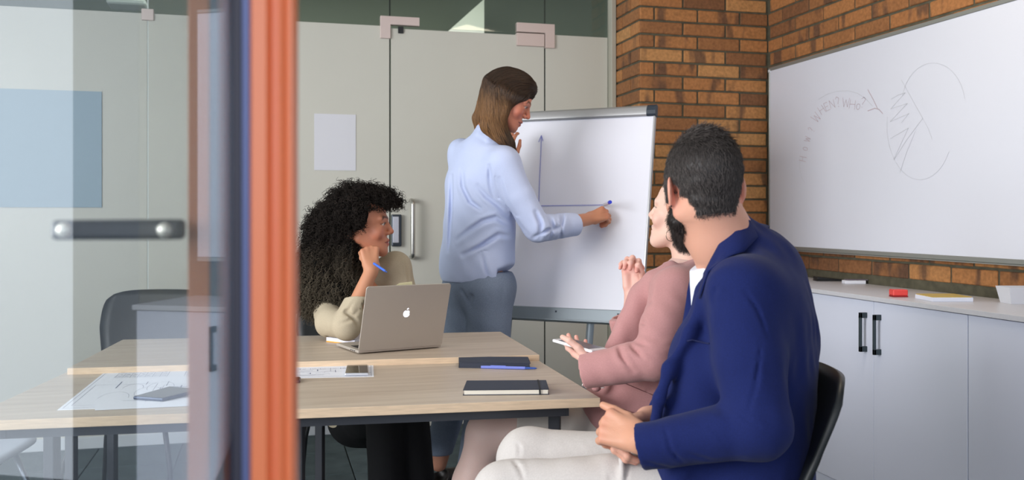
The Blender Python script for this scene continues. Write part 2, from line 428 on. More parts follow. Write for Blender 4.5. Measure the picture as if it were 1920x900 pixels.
# L-shaped patch fittings over the door corners
def patch(px, z, s):
    b = MB()
    if s > 0: b.prism([(px-.055,-.016,z-.07),(px-.055,-.016,z+.055),(px+.165,-.016,z+.055),(px+.165,-.016,z+.008),(px+.002,-.016,z+.008),(px+.002,-.016,z-.07)], (0,.040,0), bev=.002)
    else: b.prism([(px+.055,-.016,z-.08),(px+.055,-.016,z+.06),(px-.175,-.016,z+.06),(px-.175,-.016,z+.006),(px-.003,-.016,z+.006),(px-.003,-.016,z-.08)], (0,.040,0), bev=.002)
    b.build('patch_fitting', M_pink, wb)
patch(SX[3], 2.262, 1); patch(SX[4], 2.262, -1)
# door
dr = structure(thing('door_2', None, None, (SX[3], BY, 0)))
DW = SX[4]-SX[3]
wbox('glass_leaf', .006, DW-.006, 0, .010, .012, 2.252, M_frost, dr, bev=.001)
wbox('top_hinge', DW-.175, DW-.008, -.016, .024, 2.188, 2.262, M_pink, dr, bev=.002)
wbox('stop', .045, .075, -.012, .0, 2.225, 2.262, M_dark, dr, bev=.002)
hp = on_y(773, 372, BY-.05); hx = hp.x-SX[3]; zt, zb = hp.z-.012, on_y(773, 487, BY-.05).z+.012
b = MB(); pts = [(hx, .0, zt)]
for a in range(0, 91, 15): pts.append((hx, -.045-.025*math.sin(math.radians(a)), zt-.025+.025*math.cos(math.radians(a))))
for a in range(90, -1, -15): pts.append((hx, -.045-.025*math.sin(math.radians(a)), zb+.025-.025*math.cos(math.radians(a))))
pts.append((hx, .0, zb)); b.tube(pts, .0125, 14).build('pull_handle', mat('brushed_steel', (188,186,180), .3, metal=1), dr, smooth=True)
lk = on_y(741, 402, BY-.02); lz = on_y(741, 462, BY-.02).z
b = MB().box((.006,-.03,lz), (.062,.0,lk.z), bev=.006, seg=2); b.build('lock_case', mat('dark_steel', (66,72,80), .35, metal=.6), dr)
wbox('lock_cover', .012, .046, -.036, -.029, lz+.02, lk.z-.012, mat('polished_steel', (214,214,222), .3, metal=.5), dr, bev=.003)
wbox('keep_case', -.055, -.006, -.03, .0, lz, lk.z, MATS['dark_steel'], wb, bev=.005)
# taped sheet and a painted reflection on the glass
a0 = on_y(589, 213, BY); a1 = on_y(667, 320, BY)
o = MB().box((a0.x, BY-.0035, a1.z), (a1.x, BY-.001, a0.z)).build('taped_sheet', mat('thin_paper', (216,216,222), .8)); tag(o, 'blank sheet of paper taped to the frosted glass wall beside the door', 'paper')
a0 = on_y(-60, 164, BY); a1 = on_y(191, 389, BY)
o = MB().box((a0.x, BY-.006, a1.z), (a1.x, BY-.002, a0.z)).build('reflection_panel', mat('blue_grey_reflection', (152,173,186), .5)); tag(o, 'plain blue-grey rectangular panel on the frosted glass at far left', 'panel')  # flat panel whose colour imitates a bluish reflection
# corridor behind the glass
structure(MB().box((-4.2,8.0,-.01), (RX+1.5,8.2,3.4)).build('wall_corridor', mat('corridor_paint', (112,120,106), .8)))
structure(MB().box((-4.2,BY+.2,3.2), (RX+1.5,8.2,3.3)).build('ceiling_corridor', mat('corridor_ceiling', (120,128,118), .8)))
p = [on_y(780,112,7.4), on_y(908,-2,7.4), on_y(908,160,7.4)]
structure(MB().prism(p, (0,.5,0)).build('trim_2', mat('stair_soffit', (206,208,196), .8)))
area('corridor_lamp', (.5,6.6,3.1), (.5,6.9,0), 3.0, .8, 26, (.97,1,.93))
q = on_y(240, 8, 6.6)
lp = MB().box((q.x-.12, 6.5, q.z-.02), (q.x+.12, 6.7, q.z+.02), bev=.01).build('corridor_light', mat('lamp_white', (220,222,220), .5)); tag(lp, 'white ceiling light in the corridor beyond the glass wall', 'light')
# left wall with the windows that light the room
wl = structure(thing('wall_left', None, None, (-3.7, 0, 0)))
for y0, y1, z0, z1 in ((-1.2,5.2,0,.8), (-1.2,5.2,2.55,2.75), (-1.2,-.1,.8,2.55), (2.5,2.7,.8,2.55), (4.9,5.2,.8,2.55)):
    MB().box((0,y0,z0), (.1,y1,z1)).build('wall_section', M_white, wl)
for y0, y1, n in ((-.1,2.5,1), (2.7,4.9,2)):
    w = structure(thing('window_%d' % n, None, None, (-3.65, 0, 0)))
    for a, c, e, f in ((y0,y1,.8,.86), (y0,y1,2.49,2.55), (y0,y0+.06,.86,2.49), (y1-.06,y1,.86,2.49), ((y0+y1)/2-.03,(y0+y1)/2+.03,.86,2.49)):
        MB().box((-.03,a,e), (.03,c,f), bev=.004).build('window_frame', M_white, w)
    MB().box((-.004,y0+.05,.85), (.004,y1-.05,2.5)).build('pane', M_glass, w)

# ------------------------------------------------------------------ the glass door in front of the camera
KR = Matrix.Rotation(-TH, 4, 'Z')
d1 = structure(thing('door_1', None, None, tuple(k2w((-.17, .66, 0))), -TH))
OX, OY = -.17, .66                              # local = view axes minus this
M_or = mat('orange_lacquer', (236,130,84), .30, noise=.02, scale=3)
M_bl = mat('blue_grey_aluminium', (92,104,150), .4, metal=.2); M_gk = mat('door_gasket', (46,44,60), .5)
def dbox(name, x0, x1, y0, y1, m, z0=0, z1=2.2, bev=.0): return MB().box((x0-OX, y0-OY, z0), (x1-OX, y1-OY, z1), bev=bev, seg=3).build(name, m, d1, smooth=False)
def U(u, D): return (u-960)/FPX*D
# orange stile: a rounded profile with two flutes
pr = [(U(466,.65),.66),(U(467,.65),.652),(U(474,.65),.648),(U(500,.65),.648),(U(505,.65),.651),(U(508,.65),.654),(U(520,.65),.655),(U(523,.65),.650),(U(529,.65),.649),(U(533,.65),.653),(U(540,.65),.652),(U(546,.65),.652),(U(549,.65),.656),(U(550,.65),.664),(U(556,.7),.70),(U(474,.70),.70)]
MB().prism([(x-OX, y-OY, 0) for x, y in pr], (0,0,2.3)).build('orange_stile', M_or, d1, auto=35)
dbox('edge_strip', U(449,.65), U(466,.65), .654, .70, M_bl, bev=.002)
dbox('gasket', U(428,.65), U(449,.65), .658, .70, M_gk, bev=.002)
dbox('inner_stile', U(393,.80), U(432,.80), .80, .83, mat('slate_aluminium', (58,76,92), .4, metal=.3), bev=.001)
dbox('jamb', U(352,.80), U(393,.80), .80, .86, mat('terracotta_lacquer', (164,104,72), .45), bev=.001)
dbox('sill', U(352,.80), U(556,.70), .66, .86, M_gk, 0, .02)
ms = bpy.data.materials.new('reflective_glass'); ms.use_nodes = True; nt = ms.node_tree
for n in list(nt.nodes): nt.nodes.remove(n)
N = nt.nodes.new; L = nt.links.new
out = N('ShaderNodeOutputMaterial'); t = N('ShaderNodeBsdfTransparent'); t.inputs[0].default_value = (.955,.985,.99,1)
g = N('ShaderNodeBsdfGlossy'); g.inputs['Roughness'].default_value = .015; g.inputs[0].default_value = (1,1,1,1)
df = N('ShaderNodeBsdfTranslucent'); df.inputs[0].default_value = (.72,.82,1,1)
lw = N('ShaderNodeFresnel'); lw.inputs[0].default_value = 1.9
mx = N('ShaderNodeMixShader'); m2 = N('ShaderNodeMixShader'); m2.inputs[0].default_value = .035
ad = N('ShaderNodeMath'); ad.operation = 'ADD'; ad.inputs[1].default_value = .045; L(lw.outputs[0], ad.inputs[0])
L(t.outputs[0], m2.inputs[1]); L(df.outputs[0], m2.inputs[2]); L(ad.outputs[0], mx.inputs[0]); L(m2.outputs[0], mx.inputs[1]); L(g.outputs[0], mx.inputs[2]); L(mx.outputs[0], out.inputs[0])
A = math.radians(46); p0 = Vector((U(430,.65), .662, 0)); dv = Vector((-math.cos(A), -math.sin(A), 0)); nv = Vector((-dv.y, dv.x, 0))*.002
q = [p0+nv, p0+dv*.34+nv, p0+dv*.34-nv, p0-nv]
MB().prism([(v.x-OX, v.y-OY, .02) for v in q], (0,0,2.2)).build('glass_pane', ms, d1)
# lever handle
hz = CAMH-26/FPX*.8
b = MB(); x0, x1 = U(114,.80)-OX, U(356,.80)-OX
b.prism([(x0, .78-OY, hz-.0085), (x0, .78-OY, hz+.0085), (x1, .78-OY, hz+.0095), (x1, .78-OY, hz-.008)], (0,.014,0), bev=.004)
hd = b.build('lever_handle', mat('black_handle', (34,38,44), .35), d1, label='black lever handle')
for u in (131, 318):
    Mx = Matrix.Translation((U(u,.79)-OX, .782-OY, hz)) @ Matrix.Rotation(math.pi/2, 4, 'X')
    MB().lathe([(.0062,0), (.0062,.004), (.004,.0065), (.001,.007)], 16, Mx).build('bolt', mat('bolt_steel', (236,232,220), .3, metal=.4), hd, smooth=True)
# ------------------------------------------------------------------ desks
def wood_material():
    m = bpy.data.materials.new('pale_oak'); m.use_nodes = True; nt = m.node_tree; b = nt.nodes['Principled BSDF']; N = nt.nodes.new; L = nt.links.new
    tc = N('ShaderNodeTexCoord'); mp = N('ShaderNodeMapping'); mp.inputs['Scale'].default_value = (.8, 16, 16); L(tc.outputs['Object'], mp.inputs[0])
    n = N('ShaderNodeTexNoise'); n.inputs['Scale'].default_value = 3; n.inputs['Detail'].default_value = 6; n.inputs['Roughness'].default_value = .65; L(mp.outputs[0], n.inputs[0])
    cr = N('ShaderNodeValToRGB'); e = cr.color_ramp.elements; e[0].position = .3; e[0].color = lin((176,158,140))+(1,); e[1].position = .72; e[1].color = lin((204,189,171))+(1,)
    L(n.outputs[0], cr.inputs[0]); L(cr.outputs[0], b.inputs['Base Color']); b.inputs['Roughness'].default_value = .42; return m
M_wood = wood_material(); M_steel_d = mat('desk_steel', (58,60,66), .45, metal=.3)
M_edge = mat('oak_edge', (216,190,160), .5, noise=.10, scale=60, stretch=(.15,4,4))
R_TAB = -math.asin(0.1826)-TH                                     # desks stand 10.5 degrees off the view axis
def desk(name, label, px, z, th, legs):
    P = [on_z(u, v, z) for u, v in px]; c = sum(P, Vector())/4
    t = thing(name, label, 'desk', (c.x, c.y, 0), 0, 'oak desks pushed together'); t.rotation_euler = (0,0,0)
    R = Matrix.Rotation(-TH, 3, 'Z')
    pts = [(p.x-c.x, p.y-c.y, z-th) for p in P]
    b = MB().prism(pts, (0,0,th), bev=.0012); o = b.build('desk_top', M_wood, t)
    o.data.materials.append(M_edge)
    for f in o.data.polygons:
        if abs(f.normal.z) < .5: f.material_index = 1
    # steel frame under the top: four rails set in from the edge
    cc = sum((Vector(p) for p in pts), Vector())/4
    Q = [cc+(Vector(p)-cc)*.90 for p in pts]
    Q = [Vector((q.x, q.y, z-th-.0005)) for q in Q]
    for a, c2 in ((0,1), (1,2), (2,3), (3,0)):
        d = (Q[c2]-Q[a]); n = Vector((-d.y, d.x, 0)).normalized()*.012; inn = (cc-Q[a]); n = n if n.dot(inn) > 0 else -n
        MB().prism([Q[a], Q[c2], Q[c2]+n, Q[a]+n], (0,0,-.026)).build('frame_rail', M_steel_d, t)
    for x, y, w in legs:
        p = k2w((x, y, 0)); lx, ly = p[0]-c.x, p[1]-c.y
        MB().box((-w/2,-w/2,.012), (w/2,w/2,z-th-.027), bev=.002, M=Matrix.Translation((lx,ly,0)) @ Matrix.Rotation(R_TAB, 4, 'Z')).box((-w/2-.003,-w/2-.003,0), (w/2+.003,w/2+.003,.012), M=Matrix.Translation((lx,ly,0)) @ Matrix.Rotation(R_TAB, 4, 'Z')).build('leg', M_steel_d, t)
    return t
def ux(u, D): return (u-960)/FPX*D
desk('desk', 'pale oak desk nearest the camera, with papers and two dark notebooks', [(-78,791), (1125.6,746), (1011,676.5), (126,697)], .74, .023,
     [(ux(80,2.45), 2.50, .032), (ux(563,2.86), 2.86, .024), (ux(134,2.85), 2.85, .028), (ux(985,2.86), 2.86, .03), (ux(1040,2.42), 2.42, .03)])
desk('desk', 'pale oak desk further back, carrying the laptop', [(126,690.5), (1011.5,665.2), (938.5,621.8), (230,636.7)], .7585, .023,
     [(ux(211,3.30), 3.30, .028), (ux(905,3.3), 3.3, .03), (ux(600,3.32), 3.32, .028)])
# ------------------------------------------------------------------ papers, notebooks, phones
M_paper = mat('plan_paper', (232,234,242), .8); M_ink = mat('plan_ink', (104,112,140), .8)
def flat_quad(name, pxs, z, th, m, label, cat, group=None, bev=0):
    P = [on_z(u, v, z+th) for u, v in pxs]; c = sum(P, Vector())/len(P)
    t = thing(name, label, cat, (c.x, c.y, z), 0, group)
    MB().prism([(p.x-c.x, p.y-c.y, 0) for p in P], (0,0,th), bev=bev).build('sheet', m, t)
    return t, c, P
def ribbon(b, pts, w, n):
    pts = [Vector(p) for p in pts]; n = Vector(n)
    for a, c in zip(pts[:-1], pts[1:]):
        d = (c-a); 
        if d.length < 1e-6: continue
        s = d.normalized().cross(n)*w/2; e = d.normalized()*w*.25
        b.bm.faces.new([b.bm.verts.new(v) for v in (a-s-e, c-s+e, c+s+e, a+s-e)])
def plan_lines(t, c, P, z, seed, boxes, tables):
    r = random.Random(seed); b = MB()
    def Q(s, q): 
        a = P[3].lerp(P[2], s); d = P[0].lerp(P[1], s); v = d.lerp(a, q); return Vector((v.x-c.x, v.y-c.y, z))
    up = (0,0,1)
    for s0, q0, s1, q1 in boxes+[(.02,.03,.98,.97)]: ribbon(b, [Q(s0,q0), Q(s1,q0), Q(s1,q1), Q(s0,q1), Q(s0,q0)], .0011, up)
    for s0, q0, s1, q1, rows, cols in tables:
        for i in range(rows+1): ribbon(b, [Q(s0, q0+(q1-q0)*i/rows), Q(s1, q0+(q1-q0)*i/rows)], .001, up)
        for i in range(cols+1): ribbon(b, [Q(s0+(s1-s0)*i/cols, q0), Q(s0+(s1-s0)*i/cols, q1)], .001, up)
        for i in range(rows):
            for j in range(cols):
                s = s0+(s1-s0)*(j+.2)/cols; q = q0+(q1-q0)*(i+.5)/rows; pts = [Q(s+k*.004, q+r.uniform(-.012,.012)) for k in range(8)]; ribbon(b, pts, .0013, up)
    for k in range(16):                                             # walls and dimension lines of the floor plan
        s = r.uniform(.12,.85); q = r.uniform(.12,.6); l = r.uniform(.05,.25)
        pts = [Q(s,q), Q(s+l,q)] if k % 2 else [Q(s,q), Q(s,q+l)]
        ribbon(b, pts, r.choice([.0009,.0018,.003]), up)
    for k in range(5):
        s0 = r.uniform(.15,.7); q0 = r.uniform(.15,.5); rad = r.uniform(.06,.16)
        ribbon(b, [Q(s0+rad*math.cos(a)*.6, q0+rad*math.sin(a)) for a in np.linspace(0, r.uniform(2,5), 14)], .0009, up)
    b.build('printed_lines', M_ink, t)
t, c, P = flat_quad('plan_sheet', [(107,769), (452,756), (452,686), (202,693)], .74, .0006, M_paper, 'large printed floor plan sheet behind the glass door, dark phone on it', 'paper', 'printed plan sheets')
plan_lines(t, c, P, .0008, 3, [(.05,.08,.45,.55), (.5,.1,.9,.5)], [(.12,.74,.48,.97,4,7), (.6,.74,.98,.97,4,7)])
t, c, P = flat_quad('plan_sheet', [(178,769), (440,757), (440,746), (178,756)], .7408, .0006, M_paper, 'narrow second plan sheet peeping out along the near side of the large plan', 'paper', 'printed plan sheets')
t, c, P = flat_quad('plan_sheet', [(456,711), (701,706), (700,684), (456,690)], .74, .0006, M_paper, 'printed plan sheet right of the orange door post, with a silver phone on it', 'paper', 'printed plan sheets')
plan_lines(t, c, P, .0008, 5, [(.1,.1,.9,.5)], [(.2,.7,.9,.8,1,9)])
t, c, P = flat_quad('plan_sheet', [(500,692), (690,688), (693,676.5), (520,688)], .7408, .0006, M_paper, 'blank top sheet with one curled corner under the silver phone', 'paper', 'printed plan sheets')
def phone(px, z, th, mb, mscr, label, note=True):
    P = [on_z(u, v, z+th) for u, v in px]; c = sum(P, Vector())/4; t = thing('phone', label, 'phone', (c.x, c.y, z))
    loc = [Vector((p.x-c.x, p.y-c.y, 0)) for p in P]
    MB().prism(loc, (0,0,th), bev=min(.003, th*.4)).build('body', mb, t)
    MB().prism([p*.93+Vector((0,0,th)) for p in loc], (0,0,.0004)).build('screen', mscr, t)
    return t, loc, th
M_scr = mat('phone_screen', (28,30,34), .08); M_pb = mat('phone_body_dark', (52,62,82), .35, metal=.4); M_silver = mat('silver', (206,208,216), .3, metal=.6)
phone([(249,743), (305,747), (378,729), (318,724)], .7415, .0085, M_pb, M_scr, 'dark blue phone lying askew on the plan sheet behind the glass door')
t, loc, th = phone([(646,700), (691.5,699.5), (690,683), (650,684)], .7416, .0075, M_silver, mat('mirror_screen', (70,70,66), .06, metal=.5), 'silver phone with a dark shiny screen lying on white paper beside the post')
phone([(490,716), (563,713), (564,706.5), (492,708)], .7402, .008, M_pb, M_scr, 'end of a black phone peeping out right of the orange post')
M_blk = mat('black_cover', (38,44,60), .55, bump=.3, bscale=400); M_page = mat('cream_pages', (226,220,206), .8, noise=.05, scale=300, stretch=(.02,.02,6))
def notebook(px, z, th, label, band=True):
    P = [on_z(u, v, z+th) for u, v in px]; c = sum(P, Vector())/4; t = thing('notebook', label, 'notebook', (c.x, c.y, z+.0002))
    loc = [Vector((p.x-c.x, p.y-c.y, 0)) for p in P]
    MB().prism(loc, (0,0,.0018)).build('back_cover', M_blk, t)
    MB().prism([p*.975+Vector((0,0,.0018)) for p in loc], (0,0,th-.0038)).build('pages', M_page if band else M_blk, t)
    MB().prism([p+Vector((0,0,th-.002)) for p in loc], (0,0,.002), bev=.0006).build('front_cover', M_blk, t)
    if band:
        f = .885; a = loc[0].lerp(loc[1], f); b_ = loc[3].lerp(loc[2], f); d = (loc[1]-loc[0]).normalized()*.0045; n = (a-b_).normalized()*.001
        MB().prism([a+n+Vector((0,0,-.0)), a+n+d, b_-n+d, b_-n], (0,0,.0005)).prism([a+n+Vector((0,0,th+.0003)), a+n+d+Vector((0,0,th+.0003)), b_-n+d+Vector((0,0,th+.0003)), b_-n+Vector((0,0,th+.0003))], (0,0,.0006)).prism([a+n, a+n+d, a+n+d*.8+Vector((0,0,th)), a+n-d*.2+Vector((0,0,th))], n*1.0).build('elastic_band', mat('elastic', (24,26,32), .7), t)
    return t
notebook([(868,731), (1029.5,729.5), (1024,712.5), (875,713.5)], .74, .0145, 'navy notebook with cream pages and a black elastic band, nearest the desk edge')
notebook([(860,679), (995,681), (990,669), (860,668)], .74, .0175, 'closed black notebook at the back of the near desk, a pen before it', band=False)
p0, p1 = on_z(902,688,.745), on_z(1007,690.5,.745)
t = thing('pen', 'lilac-blue ballpoint pen lying in front of the black notebook', 'pen', (p0.x, p0.y, .74)); dv = p1-p0; dv.z = 0; L_ = dv.length; dv.normalize()
M_pen = mat('pen_lilac', (120,134,214), .35); M_penc = mat('pen_blue', (52,84,160), .35)
up = Vector((0,0,.0048))
MB().tube([up, up+dv*.018, up+dv*.13*L_/.165], [.0042,.0046,.0044], 12).build('barrel', M_pen, t, smooth=False)
MB().tube([up+dv*.13*L_/.165, up+dv*(L_-.006), up+dv*L_], [.0038,.003,.0008], 12).build('tip', M_penc, t)
MB().box((-.001,-.0015,.0), (.045,.0015,.0018), M=Matrix.Translation(Vector((0,0,.0088))+dv*.03) @ Matrix.Rotation(math.atan2(dv.y, dv.x), 4, 'Z')).build('clip', M_pen, t)
# pad under the elbow
a, b_ = on_z(612,641,.7585), on_z(669,647.5,.7585); e1 = (b_-a).normalized(); e2 = Vector((-e1.y, e1.x, 0))
t = thing('writing_pad', 'white pad with an orange back edge lying under the elbow', 'notepad', (a.x, a.y, .7587))
L_ = (b_-a).length-.008; q = [Vector(), e1*L_, e1*L_+e2*.16, e2*.16]
MB().prism(q, (0,0,.004)).build('orange_back', mat('orange_card', (236,160,60), .7), t)
MB().prism([v*.985+Vector((0,0,.004)) for v in q], (0,0,.012)).build('pages', mat('pad_pages', (224,226,240), .8, noise=.06, scale=300, stretch=(.02,.02,6)), t)
# ------------------------------------------------------------------ laptop
zr = .7585; BLp, BRp = on_z(672,665,zr), on_z(828,652.5,zr); ew = (BRp-BLp); WL = ew.length; ew.normalize(); ed = Vector((-ew.y, ew.x, 0))   # ed points away, towards the sitter
lt = thing('laptop', 'open silver laptop with a glowing fruit emblem on its lid', 'laptop', (BLp.x, BLp.y, zr+.0003))
M_lap = mat('laptop_aluminium', (182,173,163), .42, metal=.25)
Rm = Matrix(((ew.x, ed.x, 0, 0), (ew.y, ed.y, 0, 0), (0, 0, 1, 0), (0,0,0,1)))
DL = .205
b = MB(); 
for v in b.box((0,.004,.003), (WL,DL+.004,.0125), bev=.003, seg=2, M=Rm).bm.verts: pass
base = b.build('base', M_lap, lt)
MB().box((.018,.03,.0124), (WL-.018,.115,.0134), M=Rm).build('keyboard', mat('keys', (30,30,34), .5), base)
MB().box((WL/2-.045,.128,.0124), (WL/2+.045,.192,.0130), M=Rm).build('trackpad', mat('trackpad', (160,158,154), .35, metal=.5), base)
for k in range(3): MB().box((-.0006,.03+k*.016,.006), (.0006,.038+k*.016,.0095), M=Rm).build('port', mat('port_dark', (40,40,44), .5), base)
tilt = math.radians(19); LH = .222
TM = Rm @ Matrix.Translation((0,.002,.011)) @ Matrix.Rotation(tilt, 4, 'X')       # lid plane: x along hinge, z up the lid; leans towards the camera
def rrect(x0, x1, z0, z1, r, y, n=6):
    out = []
    for cx, cz, s in ((x1-r, z0+r, -90), (x1-r, z1-r, 0), (x0+r, z1-r, 90), (x0+r, z0+r, 180)):
        for k in range(n+1): a = math.radians(s+90*k/n); out.append((cx+r*math.cos(a), y, cz+r*math.sin(a)))
    return out
lid = MB().prism(rrect(0, WL, 0, LH, .009, -.003), (0,.005,0), bev=.0008, M=TM).build('lid', M_lap, lt)
MB().prism(rrect(.006, WL-.006, .01, LH-.006, .004, .0021), (0,.0006,0), M=TM).build('screen', M_scr, lid)
MB().tube([(.03,0,.004), (WL-.03,0,.004)], .0045, 10).build('hinge', mat('hinge_dark', (60,60,62), .5), lt) if False else None
# emblem: an apple with a bite taken from its right side and a leaf
cx, cz, s = WL*.505, LH*.55, .0125
out = []
for k in range(64):
    a = 2*math.pi*k/64; x, z = math.cos(a), math.sin(a)
    r = 1.0-.17*math.exp(-((a-math.pi/2)/.32)**2)-.10*math.exp(-((a-3*math.pi/2)/.22)**2)+.07*math.exp(-((a-.95)/.4)**2)+.07*math.exp(-((a-2.19)/.4)**2)
    x, z = x*r*.93*(1.0 if z > 0 else 1.0-.12*z*z*1.2), z*r*1.0
    dx, dz = x-1.16, z-.16
    if dx*dx+dz*dz < .42**2:
        m_ = math.hypot(dx, dz); x, z = 1.16+dx/m_*.42, .16+dz/m_*.42
    out.append((cx-s*x*-1, -.0034, cz+s*z))
leaf = [(cx+s*(.02+.36*math.sin(t_)*math.sin(t_)+.30*t_/math.pi*1.0-.30*0), -.0034, cz+s*(1.08+.62*t_/math.pi)) for t_ in np.linspace(0, math.pi, 9)]+[(cx+s*(.02+.30*t_/math.pi-.22*math.sin(t_)), -.0034, cz+s*(1.08+.62*t_/math.pi)) for t_ in np.linspace(math.pi, 0, 9)[1:-1]]
em = MB().prism(out, (0,.0006,0), M=TM).build('emblem', mat('emblem_light', (240,244,252), .4, emit=.55), lid); MB().prism(leaf, (0,.0006,0), M=TM).build('emblem_leaf', MATS['emblem_light'], lid)
MB().prism([(.085,.003,LH-.012), (.16,.003,LH-.012), (.155,.003,LH+.010), (.112,.003,LH+.006)], (0,.0006,0), M=TM).build('sticky_note', mat('note_yellow', (226,220,176), .8), lid, label='pale yellow sticky note')

# ------------------------------------------------------------------ chairs
def make_chair(label, kp, fwd, seat_z, back_z, w, m, ml, recl=.12, group=None):
    F = k2w((fwd[0], fwd[1], 0)); rz = math.atan2(F[1], F[0])-math.pi/2; p = k2w((kp[0], kp[1], 0))
    t = thing('chair', label, 'chair', (p[0], p[1], 0), rz, group)
    # seat shell (local +Y is forward)
    g = []
    for i in range(13):
        v = -1+2*i/12; row = []
        for j in range(13):
            u = -1+2*j/12; k = 1-.10*abs(u)**4*abs(v)**4
            row.append((u*w*.5*k*(1-.06*(v > 0)*v), v*.21*k, seat_z-.012-.018*(1-u*u)*(1-v*v)-.02*max(0, v-.6)))
        g.append(row)
    MB().sheet(g, .014).build('seat', m, t, smooth=True)
    g = []; H = back_z-seat_z+.02
    for i in range(17):
        s = i/16; row = []
        zz = seat_z-.02+H*s; r = .30; ex = max(0, (s-(1-r))/r); hw = w*.5*(.80+.20*min(1, s*1.6))*(1-.16*(1-math.sqrt(max(0, 1-ex**2.6))))
        for j in range(13):
            u = -1+2*j/12
            dz = -.018*abs(u)**6*ex
            row.append((u*hw, -.195-recl*s-.02*s*s+.045*u*u*(.4+.6*s), zz+dz))
        g.append(row)
    MB().sheet(g, .013).build('backrest', m, t, smooth=True)
    for sx in (-1, 1):
        for sy in (-1, 1):
            MB().tube([(sx*w*.30, sy*.13, seat_z-.03), (sx*w*.40, sy*.19, seat_z*.5), (sx*w*.45, sy*.225, .004)], [.011,.010,.009], 10).build('leg', ml, t, smooth=True)
    for sy in (-.13, .13): MB().tube([(-w*.3,sy,seat_z-.032), (w*.3,sy,seat_z-.032)], .009, 8).build('seat_rail', ml, t, smooth=True)
    return t
M_bp = mat('black_plastic', (30,33,35), .45, spec=.4); M_bl2 = mat('black_leg', (26,28,30), .45); M_wp = mat('pale_shell', (176,182,196), .5)
make_chair('black plastic chair with curved back that the man in the navy jacket sits on', (.318,1.975), (-1,.0), .500, .878, .43, M_bp, M_bl2, .15)
make_chair('black chair under the person in the pink jacket', (.44,2.62), (-1,.05), .50, .84, .44, M_bp, M_bl2)
make_chair('black chair under the seated person with curly hair', (-.70,3.88), (.12,-1), .46, .845, .46, M_bp, M_bl2)
make_chair('empty black chair with a wide rounded back at the left end of the desks', (-1.56,3.83), (.0,-1), .46, .868, .52, M_bp, M_bl2)
make_chair('pale grey shell chair at the far left edge, seen through the door glass', (-1.80,2.95), (1,.1), .46, .74, .46, M_wp, mat('chrome_leg', (150,156,166), .3, metal=.8))

# ------------------------------------------------------------------ flip chart
nK = np.array([-.42,-.9075,0]); wK = np.array([.9075,-.42,0]); TRk = K(1227,217,4.15); ta = math.radians(13)
FW, FH = .70, .885
dK = np.array([nK[0]*math.sin(ta), nK[1]*math.sin(ta), -math.cos(ta)])
TLk = TRk-wK*FW; nn = np.cross(wK, -dK); nn = nn if nn[1] < 0 else -nn
fw = k2w(wK); fd = k2w(dK); fn = k2w(nn); o0 = k2w(TLk)
FM = Matrix(((fw[0], -fn[0], -fd[0], o0[0]), (fw[1], -fn[1], -fd[1], o0[1]), (fw[2], -fn[2], -fd[2], o0[2]), (0,0,0,1)))   # local x across, y into the board, z up, origin top left of the board face
fc = thing('flip_chart', 'white flip chart easel with an aluminium top rail, hand-drawn axes on it', 'flip chart', (float((o0+fw*.35)[0]), float((o0+fw*.35)[1]), 0))
def FB(name, b, m, par=fc, **k): return b.build(name, m, par, world=True, **k)
M_board = mat('board_enamel', (230,231,242), .28); M_rail = mat('rail_aluminium', (188,188,190), .32, metal=.6); M_grey = mat('tray_grey', (150,160,166), .45, metal=.3); M_cap = mat('end_cap', (40,50,62), .5)
bd = FB('board', MB().box((0,.001,-FH), (FW,.018,.0), bev=.002, M=FM), M_board)
FB('edge_frame', MB().box((FW-.004,-.002,-FH), (FW+.004,.020,.0), bev=.001, M=FM), M_rail); FB('edge_frame', MB().box((-.004,-.002,-FH), (.004,.020,.0), bev=.001, M=FM), M_rail)
b = MB(); pr = [(-.004,.0), (-.012,.006), (-.014,.022), (-.010,.040), (.004,.052), (.022,.050), (.024,0)]
b.prism([tuple(FM @ Vector((0,y,z))) for y, z in pr], (FM.to_3x3() @ Vector((FW-.035,0,0)))); FB('top_rail', b, M_rail, auto=30)
b = MB(); b.prism([tuple(FM @ Vector((FW-.035,y*1.05,z*1.04))) for y, z in pr], (FM.to_3x3() @ Vector((.042,0,0)))); FB('end_cap', b, M_cap)
b = MB(); b.prism([tuple(FM @ Vector((-.010,y*1.05,z*1.04))) for y, z in pr], (FM.to_3x3() @ Vector((.010,0,0)))); FB('end_cap', b, M_cap)
tr_ = MB().box((-.01,-.012,-FH-.062), (FW+.006,.02,-FH+.0), bev=.003, M=FM).box((-.01,-.05,-FH-.062), (FW+.006,-.012,-FH-.055), bev=.002, M=FM); FB('pen_tray', tr_, M_grey)
for x in (.31, .60): FB('screw', MB().box((x-.004,-.0135,-FH-.022), (x+.004,-.011,-FH-.014), M=FM), M_cap)
# easel legs: two at the front, one behind
def fp(x, y, z): return FM @ Vector((x, y, z))
for x in (.06, FW-.24):
    a = fp(x, .035, -.15); e = fp(x, .035, -FH-.05); g = fp(x+(.0 if x > .3 else -.0), .035, -FH-.05); d = (e-a).normalized(); foot = e+d*(e.z/-d.z)
    FB('leg', MB().tube([a, e, Vector((foot.x, foot.y, .004))], .017, 12), M_grey, smooth=True)
a = fp(FW/2, .06, -.2); FB('rear_leg', MB().tube([a, Vector((a.x-.0*fn[0], a.y, a.z)), Vector((a.x-fn[0]*.45, a.y-fn[1]*.45, .004))], .014, 12), M_grey, smooth=True)
FB('leg_brace', MB().box((.06,.02,-FH+.1), (FW-.24,.032,-FH+.13), M=FM), M_grey)
